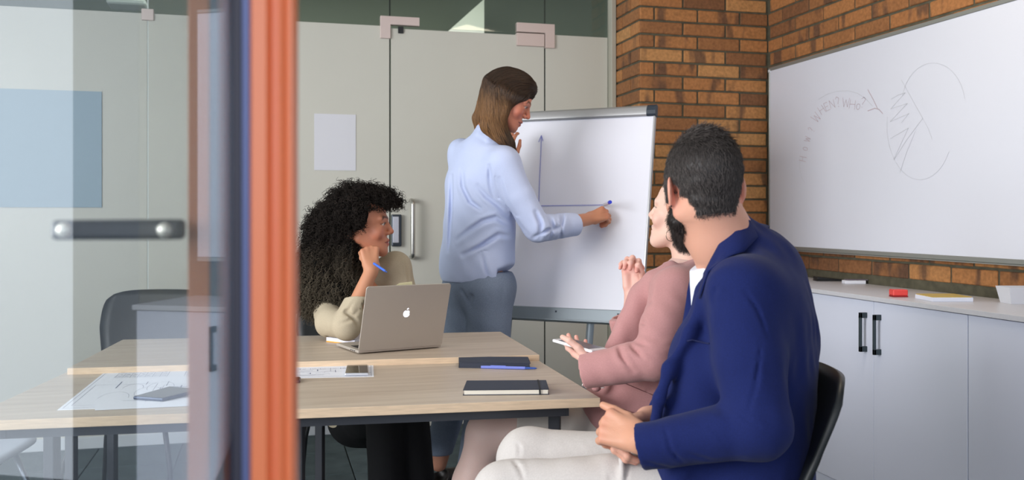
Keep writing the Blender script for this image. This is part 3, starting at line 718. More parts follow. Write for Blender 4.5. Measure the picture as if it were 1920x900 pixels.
# drawn axes (pixel on the board plane)
def on_plane(u, v, P0, n):
    o = Vector((0,0,CAMH)); d = W(u, v, 1.0)-o; n = Vector(n); t_ = (Vector(P0)-o).dot(n)/d.dot(n); return o+d*t_
P0 = Vector(o0)+Vector(fn)*.0022
M_bluem = mat('marker_ink_blue', (122,128,200), .6)
b = MB()
for pts in ([(1015,257),(1014,290),(1012,330),(1010,386)], [(1009,386),(1040,385.5),(1075,385),(1112,384.5),(1136,384)], [(1010,266),(1015,254),(1018,264)]):
    ribbon(b, [on_plane(u, v, P0, fn) for u, v in pts], .0032, fn)
b.build('drawn_axes', M_bluem, fc, world=True)

# ------------------------------------------------------------------ whiteboard on the brick wall
WX = RX-.028; yl = 4.712; yn = 1.9; zt, zb = 2.030, 1.032
wbd = thing('whiteboard', 'long wall-mounted whiteboard on the brick wall with faint marker writing', 'whiteboard', (RX, (yl+yn)/2, zb))
def WB(name, b, m, **k): return b.build(name, m, wbd, world=True, **k)
WB('panel', MB().box((WX, yn, zb), (RX-.004, yl, zt), bev=.001), mat('whiteboard_enamel', (226,229,241), .25))
M_wf = mat('board_frame', (160,162,158), .4, metal=.5)
WB('top_frame', MB().box((WX-.004, yn, zt-.003), (RX-.003, yl+.004, zt+.016), bev=.002), M_wf)
WB('side_frame', MB().box((WX-.004, yl, zb-.01), (RX-.003, yl+.012, zt+.016), bev=.002), M_wf)
WB('bottom_frame', MB().box((WX-.004, yn, zb-.018), (RX-.003, yl+.004, zb+.002), bev=.002), M_wf); WB('marker_ledge', MB().box((WX-.03, yn, zb-.022), (RX-.003, yl-.1, zb-.0185)), M_wf)
WB('corner_cap', MB().box((WX-.006, yl-.006, zt-.01), (RX-.002, yl+.014, zt+.006), bev=.002), mat('cap_white', (210,212,214), .5))
w2 = thing('whiteboard', 'second whiteboard beside the doorway, mirrored faintly in the door glass', 'whiteboard', (RX, 0, zb))
MB().box((WX, -1.07, zb), (RX-.004, 1.2, zt), bev=.001).build('panel', mat('whiteboard_enamel', (226,229,241), .25), w2, world=True)
MB().box((WX-.004, -1.07, zb-.018), (RX-.003, 1.2, zb-.001), bev=.002).build('bottom_frame', M_wf, w2, world=True)
MB().box((WX-.004, -1.07, zt+.001), (RX-.003, 1.2, zt+.016), bev=.002).build('top_frame', M_wf, w2, world=True)
LET = {'H': [[(-.4,-.5),(-.35,.5)], [(.4,-.5),(.38,.5)], [(-.38,0),(.4,.05)]], 'O': [[(.38*math.sin(a), .45*math.cos(a)) for a in np.linspace(0,6.3,11)]],
       'W': [[(-.5,.5),(-.28,-.5),(0,.3),(.25,-.5),(.5,.5)]], 'E': [[(.35,.5),(-.3,.5),(-.32,-.5),(.38,-.48)], [(-.3,0),(.25,.03)]], 'N': [[(-.38,-.5),(-.35,.5),(.35,-.5),(.38,.5)]],
       '?': [[(-.25,.3),(-.05,.5),(.22,.35),(.1,.05),(0,-.1),(0,-.22)], [(-.02,-.42),(.03,-.5)]]}
def strokes(b, polys, w):
    for pts in polys: ribbon(b, [on_x(u, v, WX-.0012) for u, v in pts], w, (-1,0,0))
b = MB()
for ch, u, v, ang, h in (('H',1505,298,78,13), ('O',1510,279,76,10), ('W',1514,261,72,11), ('?',1521,243,62,13), ('W',1530,220,48,17), ('H',1540.5,206,34,16), ('E',1550,200,24,15), ('N',1560,195,16,15), ('?',1570.5,191,10,19), ('W',1586,192,-4,17), ('H',1598,196,-8,17), ('O',1609,200,-12,12), ('?',1618,192,-14,20)):
    a = math.radians(ang)
    for st in LET[ch]: strokes(b, [[(u+h*(x*.75*math.cos(a)-y*-math.sin(a)*-1), v-h*(x*.75*math.sin(a)+y*math.cos(a))) for x, y in st]], .0022)
b.build('marker_words', mat('marker_ink_rose', (196,176,184), .6), wbd, world=True); b = MB()
strokes(b, [[(1627,168),(1637,186),(1645,203)]], .0035); b.build('marker_arrow', MATS['marker_ink_rose'], wbd, world=True); b = MB()
strokes(b, [[(1627,208),(1640,203),(1648,205),(1655,213)]], .0035)
b.build('marker_arrow', MATS['marker_ink_rose'], wbd, world=True)
b = MB()
strokes(b, [[(1509,344),(1502,330),(1499,312),(1500,296)], [(1535,186),(1550,177),(1570,171),(1590,170),(1608,175),(1622,184),(1636,199)]], .0018); b.build('marker_arc', mat('marker_ink_pale', (202,204,210), .6), wbd, world=True); b = MB()
strokes(b, [[(1671,186),(1684,178),(1697,174),(1670,204),(1701,194),(1669,228),(1704,213),(1690,230)], [(1669,260),(1703,240),(1676,298)], [(1690,150),(1730,222),(1700,262),(1676,300)], [(1716,246),(1700,285),(1687,324)]], .0018); b.build('marker_zigzag', MATS['marker_ink_pale'], wbd, world=True); b = MB()
strokes(b, [[(1725+62*math.cos(a), 235+102*math.sin(a)) for a in np.linspace(.5, 3.3, 22)], [(1750+60*math.cos(a), 200+82*math.sin(a)) for a in np.linspace(3.4, 6.1, 18)], [(1730,222),(1741,242),(1748,262)]], .0014)
b.build('marker_sketch', mat('marker_ink_pale', (202,204,210), .6), wbd, world=True)

# ------------------------------------------------------------------ cabinets, one unit per pair of doors, and the shared worktop
CX = 2.388; M_cab = mat('cabinet_white', (221,225,241), .45); M_hdl = mat('handle_slate', (52,64,70), .45, metal=.2)
for k, (y0, y1, lab) in enumerate(((3.776,4.770,'white two-door cabinet at the pillar, behind the man in navy'), (2.730,3.774,'white two-door cabinet with two dark handles below the red box'), (1.684,2.728,'white two-door cabinet at the right edge of the picture'), (.638,1.682,'white two-door cabinet outside the picture, third along from the pillar'), (-.36,.636,'white two-door cabinet outside the picture beside the last narrow one'), (-1.08,-.362,'narrow white cabinet nearest the doorway, mirrored in the door glass'))):
    t = thing('cabinet', lab, 'cabinet', (2.6, (y0+y1)/2, 0), 0, 'white cabinets along the brick wall')
    MB().box((CX+.02, y0, .052), (RX-.016, y1, .853)).build('body', M_cab, t, world=True)
    MB().box((CX+.008, y0, .0), (RX-.02, y1, .05)).build('plinth', M_cab, t, world=True)
    ym = (y0+y1)/2
    for a, c, s in ((y0, ym, -1), (ym, y1, 1)):
        d = MB().box((CX, a+.0012, .054), (CX+.018, c-.0012, .851), bev=.0012).build('door', M_cab, t, world=True)
        y = ym+s*.036
        if k == 1: y = 3.252+s*.045
        b = MB().box((CX-.034, y-.006, .642), (CX-.024, y+.006, .803), bev=.001).box((CX-.034, y-.006, .642), (CX-.0, y+.006, .664), bev=.001).box((CX-.034, y-.006, .781), (CX-.0, y+.006, .803), bev=.001)
        b.build('handle', M_hdl, d, world=True)
tag(MB().box((CX-.012, -1.09, .8545), (RX-.009, 4.772, .873), bev=.001).build('worktop', mat('worktop_white', (208,208,214), .35, noise=.02, scale=80)), 'long pale grey worktop along the brick wall over the white cabinets', 'worktop')
CZT = .873
def at_c(u, v): p = on_z(u, v, CZT); return p
def lbox(name, label, cat, u0, u1, v, dep, h, parts):
    a, c = at_c(u0, v), at_c(u1, v+(0)); e1 = Vector((c.x-a.x, c.y-a.y, 0)); Wd = e1.length; ang = math.atan2(e1.y, e1.x)
    t = thing(name, label, cat, (a.x, a.y, CZT+.0003), ang); parts(t, Wd, dep, h); return t
def pr_tray(t, w, d, h):
    MB().prism([(0,0,.008), (w,0,.0), (w,0,.004), (0,0,.022)], (0,d,0), bev=.001).box((0,0,0), (w,d,.006)).build('holder', mat('black_holder', (22,24,26), .5), t)
lbox('pen_tray', 'black wedge-shaped pen tray on the worktop beside the pillar', 'tray', 1533, 1594, 527.5, .07, .03, pr_tray)
def pr_er(t, w, d, h):
    MB().box((0,0,0), (w,d,.016), bev=.002).build('body', mat('eraser_white', (232,234,244), .5), t); MB().box((.012,.004,.016), (w+.012,d,.021), bev=.001).build('felt', mat('felt_grey', (108,100,110), .9), t)
lbox('board_eraser', 'white board eraser with dark felt next to the black tray', 'eraser', 1585, 1624, 532.5, .05, .02, pr_er)
def pr_red(t, w, d, h):
    MB().box((0,0,0), (w,d,.006), bev=.001).build('base', mat('red_dark', (150,30,34), .5), t); MB().box((0,0,.006), (w,d,.030), bev=.003).build('lid', mat('red_box', (232,72,66), .45), t)
lbox('red_box', 'small red box on the white worktop', 'box', 1675, 1703, 557.5, .045, .03, pr_red)
def pr_blk(t, w, d, h):
    MB().box((0,0,0), (w,d,.016), bev=.001).build('pages', mat('block_white', (228,232,246), .7), t); MB().box((.004,.004,.016), (w-.004,d,.019)).build('cover', mat('ochre_cover', (196,166,84), .7), t)
lbox('paper_block', 'white paper block with an ochre cover on the worktop', 'notepad', 1748, 1825, 566, .15, .02, pr_blk)
def pr_wb(t, w, d, h):
    b = MB(); vs = [(.012,.012,0), (w-.012,.012,0), (w-.012,d-.012,0), (.012,d-.012,0)]; vt = [(0,0,h), (w,0,h), (w,d,h), (0,d,h)]
    A = [b.bm.verts.new(p) for p in vs]; T = [b.bm.verts.new(p) for p in vt]; I = [b.bm.verts.new((p[0]*.96+w*.02, p[1]*.96+d*.02, h)) for p in vt]; J = [b.bm.verts.new((p[0]*.94+w*.03, p[1]*.94+d*.03, .004)) for p in vs]
    b.bm.faces.new(A[::-1])
    for k in range(4):
        n = (k+1) % 4; b.bm.faces.new((A[k], A[n], T[n], T[k])); b.bm.faces.new((T[k], T[n], I[n], I[k])); b.bm.faces.new((I[k], I[n], J[n], J[k]))
    b.bm.faces.new(J); b.build('tub', mat('tub_white', (226,228,236), .5), t)
lbox('white_tub', 'white tapered tub on the worktop at the right edge of the picture', 'tub', 1893, 1965, 571, .1, .062, pr_wb)
# ------------------------------------------------------------------ figures
M_skin = vcol_mat('skin', .5, sss=.12, bump=.25, bscale=500)
def head_field(O, B, s, neck_to, neck_r=.056, ears=True, nose=1.0, f=None, jaw=1.0, neck_k=.03, ear=.38, es=1.0):
    """O centre between the ears, B basis columns (right, forward, up)"""
    f = f or Field(); sc = np.linalg.norm(B, axis=0); B = B/sc; P = lambda x, y, z: O+B@(np.array([x, y, z])*sc)*s
    f.ell(P(0,-.014,.046), np.array([.073,.094,.080])*s*sc, B, k=.02)
    f.ell(P(0,.040,.020), np.array([.060,.056,.078])*s*sc, B, k=.03*s)
    f.ell(P(0,.038,-.045), np.array([.050*jaw,.050,.058])*s*sc, B, k=.035*s)
    f.ell(P(0,.066,-.066), np.array([.031,.031,.036])*s*sc, B, k=.02*s)
    f.cap(P(-.056,-.004,-.045), P(-.020,.072,-.096), .015*s*jaw, .014*s, k=.03*s); f.cap(P(.056,-.004,-.045), P(.020,.072,-.096), .015*s*jaw, .014*s, k=.03*s)
    f.ell(P(0,.082,-.098), np.array([.017,.013,.014])*s*sc, B, k=.018*s)
    for x in (-1, 1):
        f.ell(P(x*.044,.066,-.026), np.array([.020,.018,.020])*s*sc, B, k=.02*s)
        f.ell(P(x*.032,.101,.006), np.array([.016,.017,.0125])*s*sc, B, k=.012*s, m='s')
        f.ell(P(x*.0315,.0775,.006), np.array([.0125]*3)*s, B, k=.003*s)
        f.cap(P(x*.044,.082,.013), P(x*.020,.090,.013), .0042*s, .0045*s, k=.006*s)
        f.cap(P(x*.043,.082,-.003), P(x*.021,.088,-.004), .0032*s, .0035*s, k=.006*s)
        f.cap(P(x*.050,.078,.026), P(x*.014,.094,.025), .0075*s, .0085*s, k=.012*s)
    f.cap(P(0,.090,.022), P(0,.112*nose,-.021), .0070*s, .0095*s, k=.012*s)
    f.ell(P(0,.1115*nose,-.0240), np.array([.0094,.0095,.0084])*s*sc, B, k=.006*s)
    for x in (-1, 1): f.ell(P(x*.0125,.101,-.029), np.array([.0078,.010,.0072])*s*sc, B, k=.006*s)
    for x in (-1, 1): f.ell(P(x*.0065,.106,-.036), np.array([.0032,.004,.0035])*s*sc, B, k=.003*s, m='s')
    f.cap(P(-.021,.088,-.0595), P(0,.0985,-.0565), .0042*s, .0060*s, k=.006*s); f.cap(P(.021,.088,-.0595), P(0,.0985,-.0565), .0042*s, .0060*s, k=.006*s)
    f.cap(P(-.018,.088,-.0700), P(0,.0955,-.0705), .0045*s, .0072*s, k=.006*s); f.cap(P(.018,.088,-.0700), P(0,.0955,-.0705), .0045*s, .0072*s, k=.006*s)
    f.cap(P(-.024,.090,-.0640), P(0,.1035,-.0632), .0014*s, .0016*s, k=.003*s, m='s'); f.cap(P(.024,.090,-.0640), P(0,.1035,-.0632), .0014*s, .0016*s, k=.003*s, m='s')
    f.cap(P(0,-.022,-.03), neck_to, neck_r*s*.95, neck_r*s*1.04, k=neck_k)
    if ears:
        for x in (-1, 1):
            a = math.radians(12); Be = B@np.array([[math.cos(x*ear), -math.sin(x*ear), 0], [math.sin(x*ear), math.cos(x*ear), 0], [0,0,1]])
            f.ell(P(x*.079*(1+.02*(es > 1)),-.010,.003), np.array([.0060,.0185,.030])*s*es, Be, k=.006*s)
            f.ell(P(x*.074,-.006,-.018), np.array([.0065,.0105,.016])*s*sc, Be, k=.006*s)
            f.ell(P(x*.0835*(1+.02*(es > 1)),-.006,.005), np.array([.0050,.0110,.020])*s*sc, Be, k=.004*s, m='s')
            f.cap(P(x*.081,-.004,.004), P(x*.079,.003,-.008), .0030*s, k=.003*s)
    return f
def head_cols(v, O, B, s, base, lip, brow, iris=(52,36,28), cheek=None, stubble=None):
    q = (v-O)@B/s; n = len(v); col = np.tile(np.array(lin(base)), (n, 1))
    def blend(mask, c, a=1.0): 
        w = np.clip(mask, 0, 1)[:, None]*a; col[:] = col*(1-w)+np.array(lin(c))*w
    x = np.abs(q[:, 0])
    if cheek: blend(np.exp(-(((x-.045)/.022)**2+((q[:, 1]-.07)/.03)**2+((q[:, 2]+.03)/.022)**2)), cheek, .55); blend(np.exp(-((x/.013)**2+((q[:, 1]-.115)/.012)**2+((q[:, 2]+.026)/.012)**2)), cheek, .5)
    ls = (q[:, 1] > .080) & (x < .024)
    zc = -.0640+.0*x; h = .0125*(1-(x/.025)**2)
    blend(ls*(np.clip((h-np.abs(q[:, 2]-zc))/.002, 0, 1)), lip, .85)
    blend(ls*np.exp(-((q[:, 2]+.0636)/.0014)**2), (90,44,40), .7)
    if brow:
        bz = .0290+.006*np.clip((x-.014)/.036, 0, 1)-.010*np.clip((x-.040)/.014, 0, 1); blend((q[:, 1] > .065)*(x > .011)*(x < .054)*np.exp(-((q[:, 2]-bz)/.0042)**2)*1.4, brow, .85)
    ex = x-.0315; ez = q[:, 2]-.0055; lid = (ex/.0135)**2+(ez/.0062)**2
    blend((q[:, 1] > .074)*np.clip((1-lid)*4, 0, 1), (214,206,200), .95)
    blend((q[:, 1] > .074)*np.clip((1-((ex/.0072)**2+(ez/.0062)**2))*4, 0, 1), iris, 1.0)
    blend((q[:, 1] > .070)*(ez > 0)*np.exp(-((lid-1.15)/.35)**2), (50,34,28), .8)
    return col
def hand_field(f, wr, d, pn, side, curl, thumb, s=1.0, spread=.06, fore=None, fr=(.028,.040), pr=1.0):
    """wr wrist, d towards the knuckles, pn palm faces, side towards the thumb; curl: per finger (knuckle, mid, tip) angles in degrees"""
    d = unit(d); pn = unit(pn-(pn@d)*d); side = unit(side-(side@d)*d-(side@pn)*pn); T = lambda a, p, t: wr+(d*a+pn*p+side*t)*s
    if fore is not None:
        fl = (pn, .80); f.cap(wr-d*.0, fore, fr[0]*s, fr[1]*s, k=.01)
    f.cap(wr-d*.004, T(.02,0,0), .0235*s, .024*s, k=.012, flat=(pn, .78))
    kn = []
    for i, (t, L) in enumerate(((.029,.088), (.010,.093), (-.009,.088), (-.027,.080))):
        k = T(L, -.004+(.002 if i == 1 else 0), t); kn.append(k); f.cap(T(.015, 0, t*.55), k, .0125*s, .0112*s, k=.010)
    f.cap(T(.030,.010,.020), T(.055,.008,.018), .013*s, .011*s, k=.012); f.cap(T(.03,.010,-.018), T(.06,.007,-.02), .012*s, .010*s, k=.012)
    tips = []
    LEN = ((.045,.027,.021), (.050,.031,.022), (.047,.029,.021), (.037,.022,.019))
    for i in range(4):
        p = kn[i]; a = 0; o = (1.5-i)*spread; dd = unit(d*math.cos(o)+side*math.sin(o)); g = Field(); r0 = (.0092,.0094,.0090,.0080)[i]*s
        for j in range(3):
            a += math.radians(curl[i][j]); di = dd*math.cos(a)+pn*math.sin(a); q = p+di*LEN[i][j]*s
            g.cap(p, q, r0*(1-.09*j), r0*(.93-.10*j), k=.0022 if j else .001); 
            if j: g.ell(p, [r0*(1.02-.06*j)]*3, k=.003)
            p = q
        tips.append(p)
        for op in g.ops: f.ops.append(op[:5]+((.004 if op is not g.ops[0] else .0035),)+op[6:])
    b0 = T(.018, .008, .022); p = b0; pts = [b0]
    for L, (a, pp, t) in zip((.042,.034,.029), thumb):
        q = p+unit(d*a+pn*pp+side*t)*L*s; pts.append(q); p = q
    f.cap(pts[0], pts[1], .0150*s, .0118*s, k=.012); f.cap(pts[1], pts[2], .0112*s, .0100*s, k=.004); f.cap(pts[2], pts[3], .0100*s, .0078*s, k=.003)
    return kn, tips, pts
def solid(v, c): return np.tile(np.array(lin(c)), (len(v), 1))
def hand_cols(v, base, tips, nailc, red=None, kn=None):
    col = solid(v, base)
    if red is not None:
        for k in list(tips)+list(kn or []):
            w = np.exp(-((v-k)**2).sum(1)/.012**2)[:, None]*.5; col = col*(1-w)+np.array(lin(red))*w
    return col
def wrinkle(amp, freq, d, seed=0):
    """soft cloth ripples running across direction d"""
    r = np.random.default_rng(seed); d = unit(d); ks = [(unit(d+r.normal(0, .35, 3))*freq*r.uniform(.6, 1.5), r.uniform(0, 6.28), r.uniform(.5, 1)) for _ in range(4)]
    ms = [(unit(r.normal(0, 1, 3))*freq*.3, r.uniform(0, 6.28)) for _ in range(2)]
    def fn(P):
        o = 0
        for k, ph, a in ks: o = o+a*np.sin(P@k+ph+1.5*np.sin(P@ms[0][0]+ms[0][1]))
        return amp*o*(.5+.5*np.sin(P@ms[1][0]+ms[1][1]))
    return fn
def creases(L, ydep=.35):
    """pressed-in cloth folds: [(points, width, depth)], a groove with soft raised flanks"""
    segs = []
    for pts, w, a in L:
        pts = [np.asarray(p, float) for p in pts]; tot = sum(np.linalg.norm(q-p) for p, q in zip(pts[:-1], pts[1:])); acc = 0
        for p, q in zip(pts[:-1], pts[1:]): l = np.linalg.norm(q-p); segs.append((p, q, w, a, acc/tot, (acc+l)/tot, id(pts))); acc += l
    sc = np.array([1, ydep, 1])
    def fn(P):
        out = np.zeros(len(P)); groups = {}
        for s_ in segs: groups.setdefault(s_[6], []).append(s_)
        for g in groups.values():
            best = np.full(len(P), 9.); tt = np.zeros(len(P)); w, a = g[0][2], g[0][3]
            lo = np.min([np.minimum(x[0], x[1]) for x in g], 0)-w*5-np.array([0,.15,0]); hi = np.max([np.maximum(x[0], x[1]) for x in g], 0)+w*5+np.array([0,.15,0])
            idx = np.nonzero(((P > lo) & (P < hi)).all(1))[0]
            if not len(idx): continue
            Q = P[idx]; b_ = np.full(len(idx), 9.); t_ = np.zeros(len(idx))
            for p, q, _, _, t0, t1, _ in g:
                ba = (q-p)*sc; pa = (Q-p)*sc; h = np.clip(pa@ba/(ba@ba), 0, 1); d = np.linalg.norm(pa-h[:, None]*ba, axis=1); m = d < b_; b_ = np.where(m, d, b_); t_ = np.where(m, t0+(t1-t0)*h, t_)
            tap = np.sin(np.clip(t_*.86+.07, 0, 1)*math.pi)**.7
            out[idx] += 1.45*a*tap*(1.7*np.exp(-(b_/w)**2)-.8*np.exp(-(b_/(2.4*w))**2))
        return out
    return fn
def person(label, base): return thing('person', label, 'person', tuple(k2w(np.array(base))))
def hair_verts(mesh_v, mesh_f, F, n, r, keep=None):
    c = mesh_v[mesh_f[:, 0]]+(mesh_v[mesh_f[:, 2]]-mesh_v[mesh_f[:, 0]])*r.random((len(mesh_f), 1))
    if keep is not None: c = c[keep(c)]
    c = c[r.choice(len(c), n)]; return c+r.normal(0, .0012, c.shape)

# ================================================================== the man in the navy jacket
def man_navy():
    t = person('man seen from behind in a navy jacket and beige trousers, hands clasped in his lap', (.33, 1.985, 0))
    s = 1.0; Bh = basis((-.15,.98,-.04)); Bh = Bh@np.array([[math.cos(-.05),0,math.sin(-.05)],[0,1,0],[-math.sin(-.05),0,math.cos(-.05)]])
    O = K(1319, 360, 1.95); nb = K(1372, 480, 1.975)
    f = head_field(O, Bh@np.diag([.94,1,.97]), s, nb, .060, nose=1.0, jaw=1.05, ear=.42, es=1.06)
    f.cap(K(1352,455,1.965), K(1395,520,2.0), .058, .085, k=.05)
    v, fc_ = f.mesh(.0026); cols = head_cols(v, O, Bh, s, (216,160,136), (170,96,84), (40,30,26), cheek=(214,140,120))
    q = (v-O)@Bh; e = np.exp(-(((np.abs(q[:,0])-.076)/.013)**2+(q[:,1]/.03)**2+(q[:,2]/.04)**2))[:, None]*.8; cols = cols*(1-e)+np.array(lin((226,136,122)))*e
    parts = [(v, fc_, cols)]
    # clasped hands
    gn = Field(); wr = K(1203,826,1.835); kdir = K(1152,806,1.875)-wr
    kn, tips, th = hand_field(gn, wr, kdir, pn=np.array([.1,.85,-.35]), side=np.array([-.25,.15,1.0]), curl=[(62,52,24), (58,55,25), (56,55,25), (52,52,25)], thumb=[(1,.1,.38), (1,-.1,.10), (1,-.05,.05)], s=.97, fore=K(1290,836,1.81), fr=(.029,.036))
    v, fc_ = gn.mesh(.0019); parts.append((v, fc_, hand_cols(v, (206,150,122), tips, None, (204,128,110), kn)))
    gf = Field(); wr2 = K(1215,787,1.985)
    kn, tips, th = hand_field(gf, wr2, K(1160,808,1.93)-wr2, pn=np.array([-.1,-.75,-.55]), side=np.array([-.1,.5,1.0]), curl=[(40,58,30), (44,60,30), (48,60,30), (54,60,30)], thumb=[(1,-.05,.45), (1,.15,.25), (1,.3,.1)], s=1.0, fore=K(1300,780,2.05), fr=(.029,.038))
    v, fc_ = gf.mesh(.0019); parts.append((v, fc_, hand_cols(v, (212,158,136), tips, None, (208,134,118), kn)))
    b = Field(); b.ell(K(1398,600,2.0), (.10,.17,.18), k=.05).ell(K(1395,760,2.0), (.115,.155,.19), k=.08).ell(K(1385,900,2.0), (.13,.17,.12), k=.08).cap(K(1372,480,1.975), K(1398,560,2.0), .05, .09, k=.05)
    kneeN, kneeF = K(952,931,1.99), K(992,862,2.20)
    b.cap(K(1370,925,1.92), kneeN, .075, .055, k=.04).cap(K(1370,905,2.09), kneeF, .075, .055, k=.04)
    aN, aF = np.array([kneeN[0]-.02, 2.0, .09]), np.array([kneeF[0]-.01, 2.22, .09]); b.cap(kneeN, aN, .05, .036, k=.02).cap(kneeF, aF, .05, .036, k=.02)
    b.cap(K(1392,545,1.83), K(1422,790,1.79), .050, .042, k=.03).cap(K(1422,790,1.79), K(1290,836,1.81), .040, .036, k=.02).cap(K(1390,545,2.16), K(1400,770,2.17), .050, .042, k=.03).cap(K(1400,770,2.17), K(1300,780,2.05), .040, .036, k=.02)
    v, fc_ = b.mesh(.010); parts.append((v, fc_, solid(v, (206,150,126))))
    vf, c = merge(parts); place_np('body', vf, t, M_skin, c)
    # navy jacket
    M_navy = mat('navy_wool', (26,36,86), .85, noise=.12, scale=400, bump=.3, bscale=900, spec=.12, sheen=.06)
    j = Field()
    j.ell(K(1400,615,2.0), (.128,.196,.20), k=.05).ell(K(1392,545,2.01), (.085,.205,.105), k=.06)
    j.ell(K(1390,760,2.0), (.150,.185,.22), k=.06).ell(K(1372,905,2.0), (.165,.205,.20), k=.06)
    j.cap(K(1432,500,1.98), K(1455,640,2.02), .060, .085, k=.06)
    j.ell(K(1308,725,1.93), (.065,.10,.13), k=.05); j.ell(K(1262,850,1.95), (.05,.12,.14), k=.05)
    # stand-up collar round the neck, cut along its upper edge
    j.cap(K(1350,440,1.975), K(1398,520,1.99), .072, .105, k=.03)
    j.cutbox(K(1360,452,1.98), (-.80,0,.60), K(1250,560,1.7), K(1480,360,2.3), .006)
    j.cap(K(1340,430,1.97), K(1366,474,1.98), .058, .056, k=.004, m='s')
    # opening: throat cut, lapel edge
    j.cap(K(1340,440,1.99), K(1285,560,2.02), .046, .034, k=.010, m='s'); j.cap(K(1285,560,2.02), K(1235,650,2.05), .034, .02, k=.012, m='s')
    lp = [K(1336,515,1.90), K(1318,565,1.885), K(1292,625,1.875), K(1255,690,1.865), K(1236,750,1.86), K(1226,800,1.87)]
    for a, b_ in zip(lp[:-1], lp[1:]): j.cap(a, b_, .010, .010, k=.022)
    # shoulder, sleeve
    sh, el, cu = K(1392,548,1.825), K(1420,800,1.765), K(1198,838,1.82)
    j.cap(sh, sh+(el-sh)*.5, .072, .067, k=.045).cap(sh+(el-sh)*.5, el, .067, .062, k=.012).ell(el, (.060,.060,.060), k=.02)
    j.cap(el, cu, .060, .0440, k=.014)
    sh2, el2, cu2 = K(1392,548,2.18), K(1405,775,2.19), K(1240,780,2.01)
    j.cap(sh2, el2, .070, .058, k=.045).cap(el2, cu2, .058, .044, k=.02)
    j.bend(creases([([K(1352,524,1.80),K(1340,548,1.79),K(1333,590,1.78)], .004, .003), ([K(1318,762,1.73),K(1348,790,1.715),K(1392,836,1.7)], 0.0075, 0.0065), ([K(1322,790,1.73),K(1345,815,1.72),K(1372,850,1.71)], 0.006, 0.005), ([K(1340,745,1.73),K(1380,775,1.71),K(1425,800,1.7)], 0.009, 0.004), ([K(1248,805,1.765),K(1258,845,1.76),K(1290,878,1.755)], 0.007, 0.005), ([K(1290,850,1.75),K(1340,868,1.74),K(1400,862,1.72)], 0.008, 0.004), ([K(1340,560,1.78),K(1328,640,1.775),K(1322,720,1.76)], 0.008, 0.006), ([K(1352,640,1.75),K(1346,700,1.74),K(1350,750,1.73)], 0.009, 0.003), ([K(1462,590,1.82),K(1470,680,1.8),K(1456,780,1.78),K(1440,850,1.77)], 0.009, 0.007), ([K(1498,600,1.9),K(1488,700,1.87),K(1466,800,1.83)], 0.011, 0.006), ([K(1425,640,1.74),K(1418,720,1.72),K(1405,770,1.71)], 0.012, 0.003), ([K(1262,690,1.87),K(1250,760,1.86),K(1240,830,1.86)], 0.009, 0.004), ([K(1395,545,1.76),K(1420,580,1.75),K(1440,640,1.75)], 0.014, 0.0025), ([K(1212,866,1.78),K(1260,880,1.78),K(1330,890,1.78)], 0.007, 0.006)]))
    j.bend(wrinkle(.0011, 42, (.3,.2,1), 4)); j.bend(wrinkle(.0007, 110, (1,.2,.6), 9))
    ax = unit(cu-el); j.cutbox(cu, ax, cu-.08, cu+.08); j.cap(cu-ax*.045, cu+ax*.03, .036, .037, k=.003, m='s')
    ax2 = unit(cu2-el2); j.cutbox(cu2, ax2, cu2-.06, cu2+.06)
    j.plane(K(1300,965,2.0), (0,0,-1))
    jk = place_np('jacket', j.mesh(.0046), t, M_navy)
    # jacket details: breast seam, cuff edge, lapel crease
    dk = mat('navy_seam', (20,28,72), .9)
    def seam(name, pts, r=.0012, m=dk, off=.0008):
        P = np.array(pts); g = grad(j, P); 
        for _ in range(4): P = P-g*j.eval(P)[:, None]; g = grad(j, P)
        P = P+g*off; w = k2w(P); b = MB(); b.tube([tuple(x) for x in w], r, 6); return b.build(name, m, jk, world=True, smooth=True)
    seam('pocket_seam', [K(u, v_, 1.84) for u, v_ in ((1284,640),(1296,641),(1308,642),(1322,643),(1332,644))], .0018)
    # collar folded over at the neck
    Up = [K(1322,514,1.900), K(1334,486,1.893), K(1350,456,1.893), K(1368,428,1.905), K(1388,405,1.945), K(1400,410,2.02), K(1398,430,2.08)]
    Lo = [K(1334,560,1.86), K(1350,522,1.845), K(1371,490,1.845), K(1394,464,1.86), K(1418,448,1.90), K(1432,452,1.99), K(1430,470,2.08)]
    grid = []
    for i in range(7):
        row = []
        for k in range(6):
            p = Up[i]*(1-k/5)+Lo[i]*k/5+np.array([.10,-.06,.35])*.03*math.sin(k/5*math.pi)*.6
            for _ in range(6):
                e = j.eval(p[None])[0]
                if e < .0035: p = p+grad(j, p[None])[0]*(.0035-e)
                elif k == 5: p = p-grad(j, p[None])[0]*(e-.0035)
            row.append(tuple(k2w(p)))
        grid.append(row)
    cb = MB().sheet(grid, .0042); bmesh.ops.subdivide_edges(cb.bm, edges=cb.bm.edges[:], cuts=1, smooth=.6, use_grid_fill=True); cb.build('collar', M_navy, jk, world=True, smooth=True)
    # white shirt at the throat
    w = Field(); w.cap(K(1345,470,1.985), K(1375,560,2.0), .066, .085, k=.02).cap(K(1330,540,1.985), K(1322,610,1.985), .030, .026, k=.03)
    w.cap(K(1338,440,1.985), K(1340,400,1.98), .054, .070, k=.006, m='s');
    w.plane(K(1330,494,1.97), (-.45,0,1.0), .004)
    w.bend(wrinkle(.0006, 60, (.3,.2,1), 2)); place_np('shirt', w.mesh(.0035), t, mat('white_shirt', (226,230,240), .8))
    # beige trousers
    p = Field()
    p.cap(K(1390,925,1.92), kneeN, .098, .074, k=.03).cap(K(1390,905,2.10), kneeF, .098, .073, k=.03).ell(K(1390,905,2.01), (.13,.19,.11), k=.05)
    p.cap(kneeN, aN, .074, .060, k=.02).cap(kneeF, aF, .074, .060, k=.02)
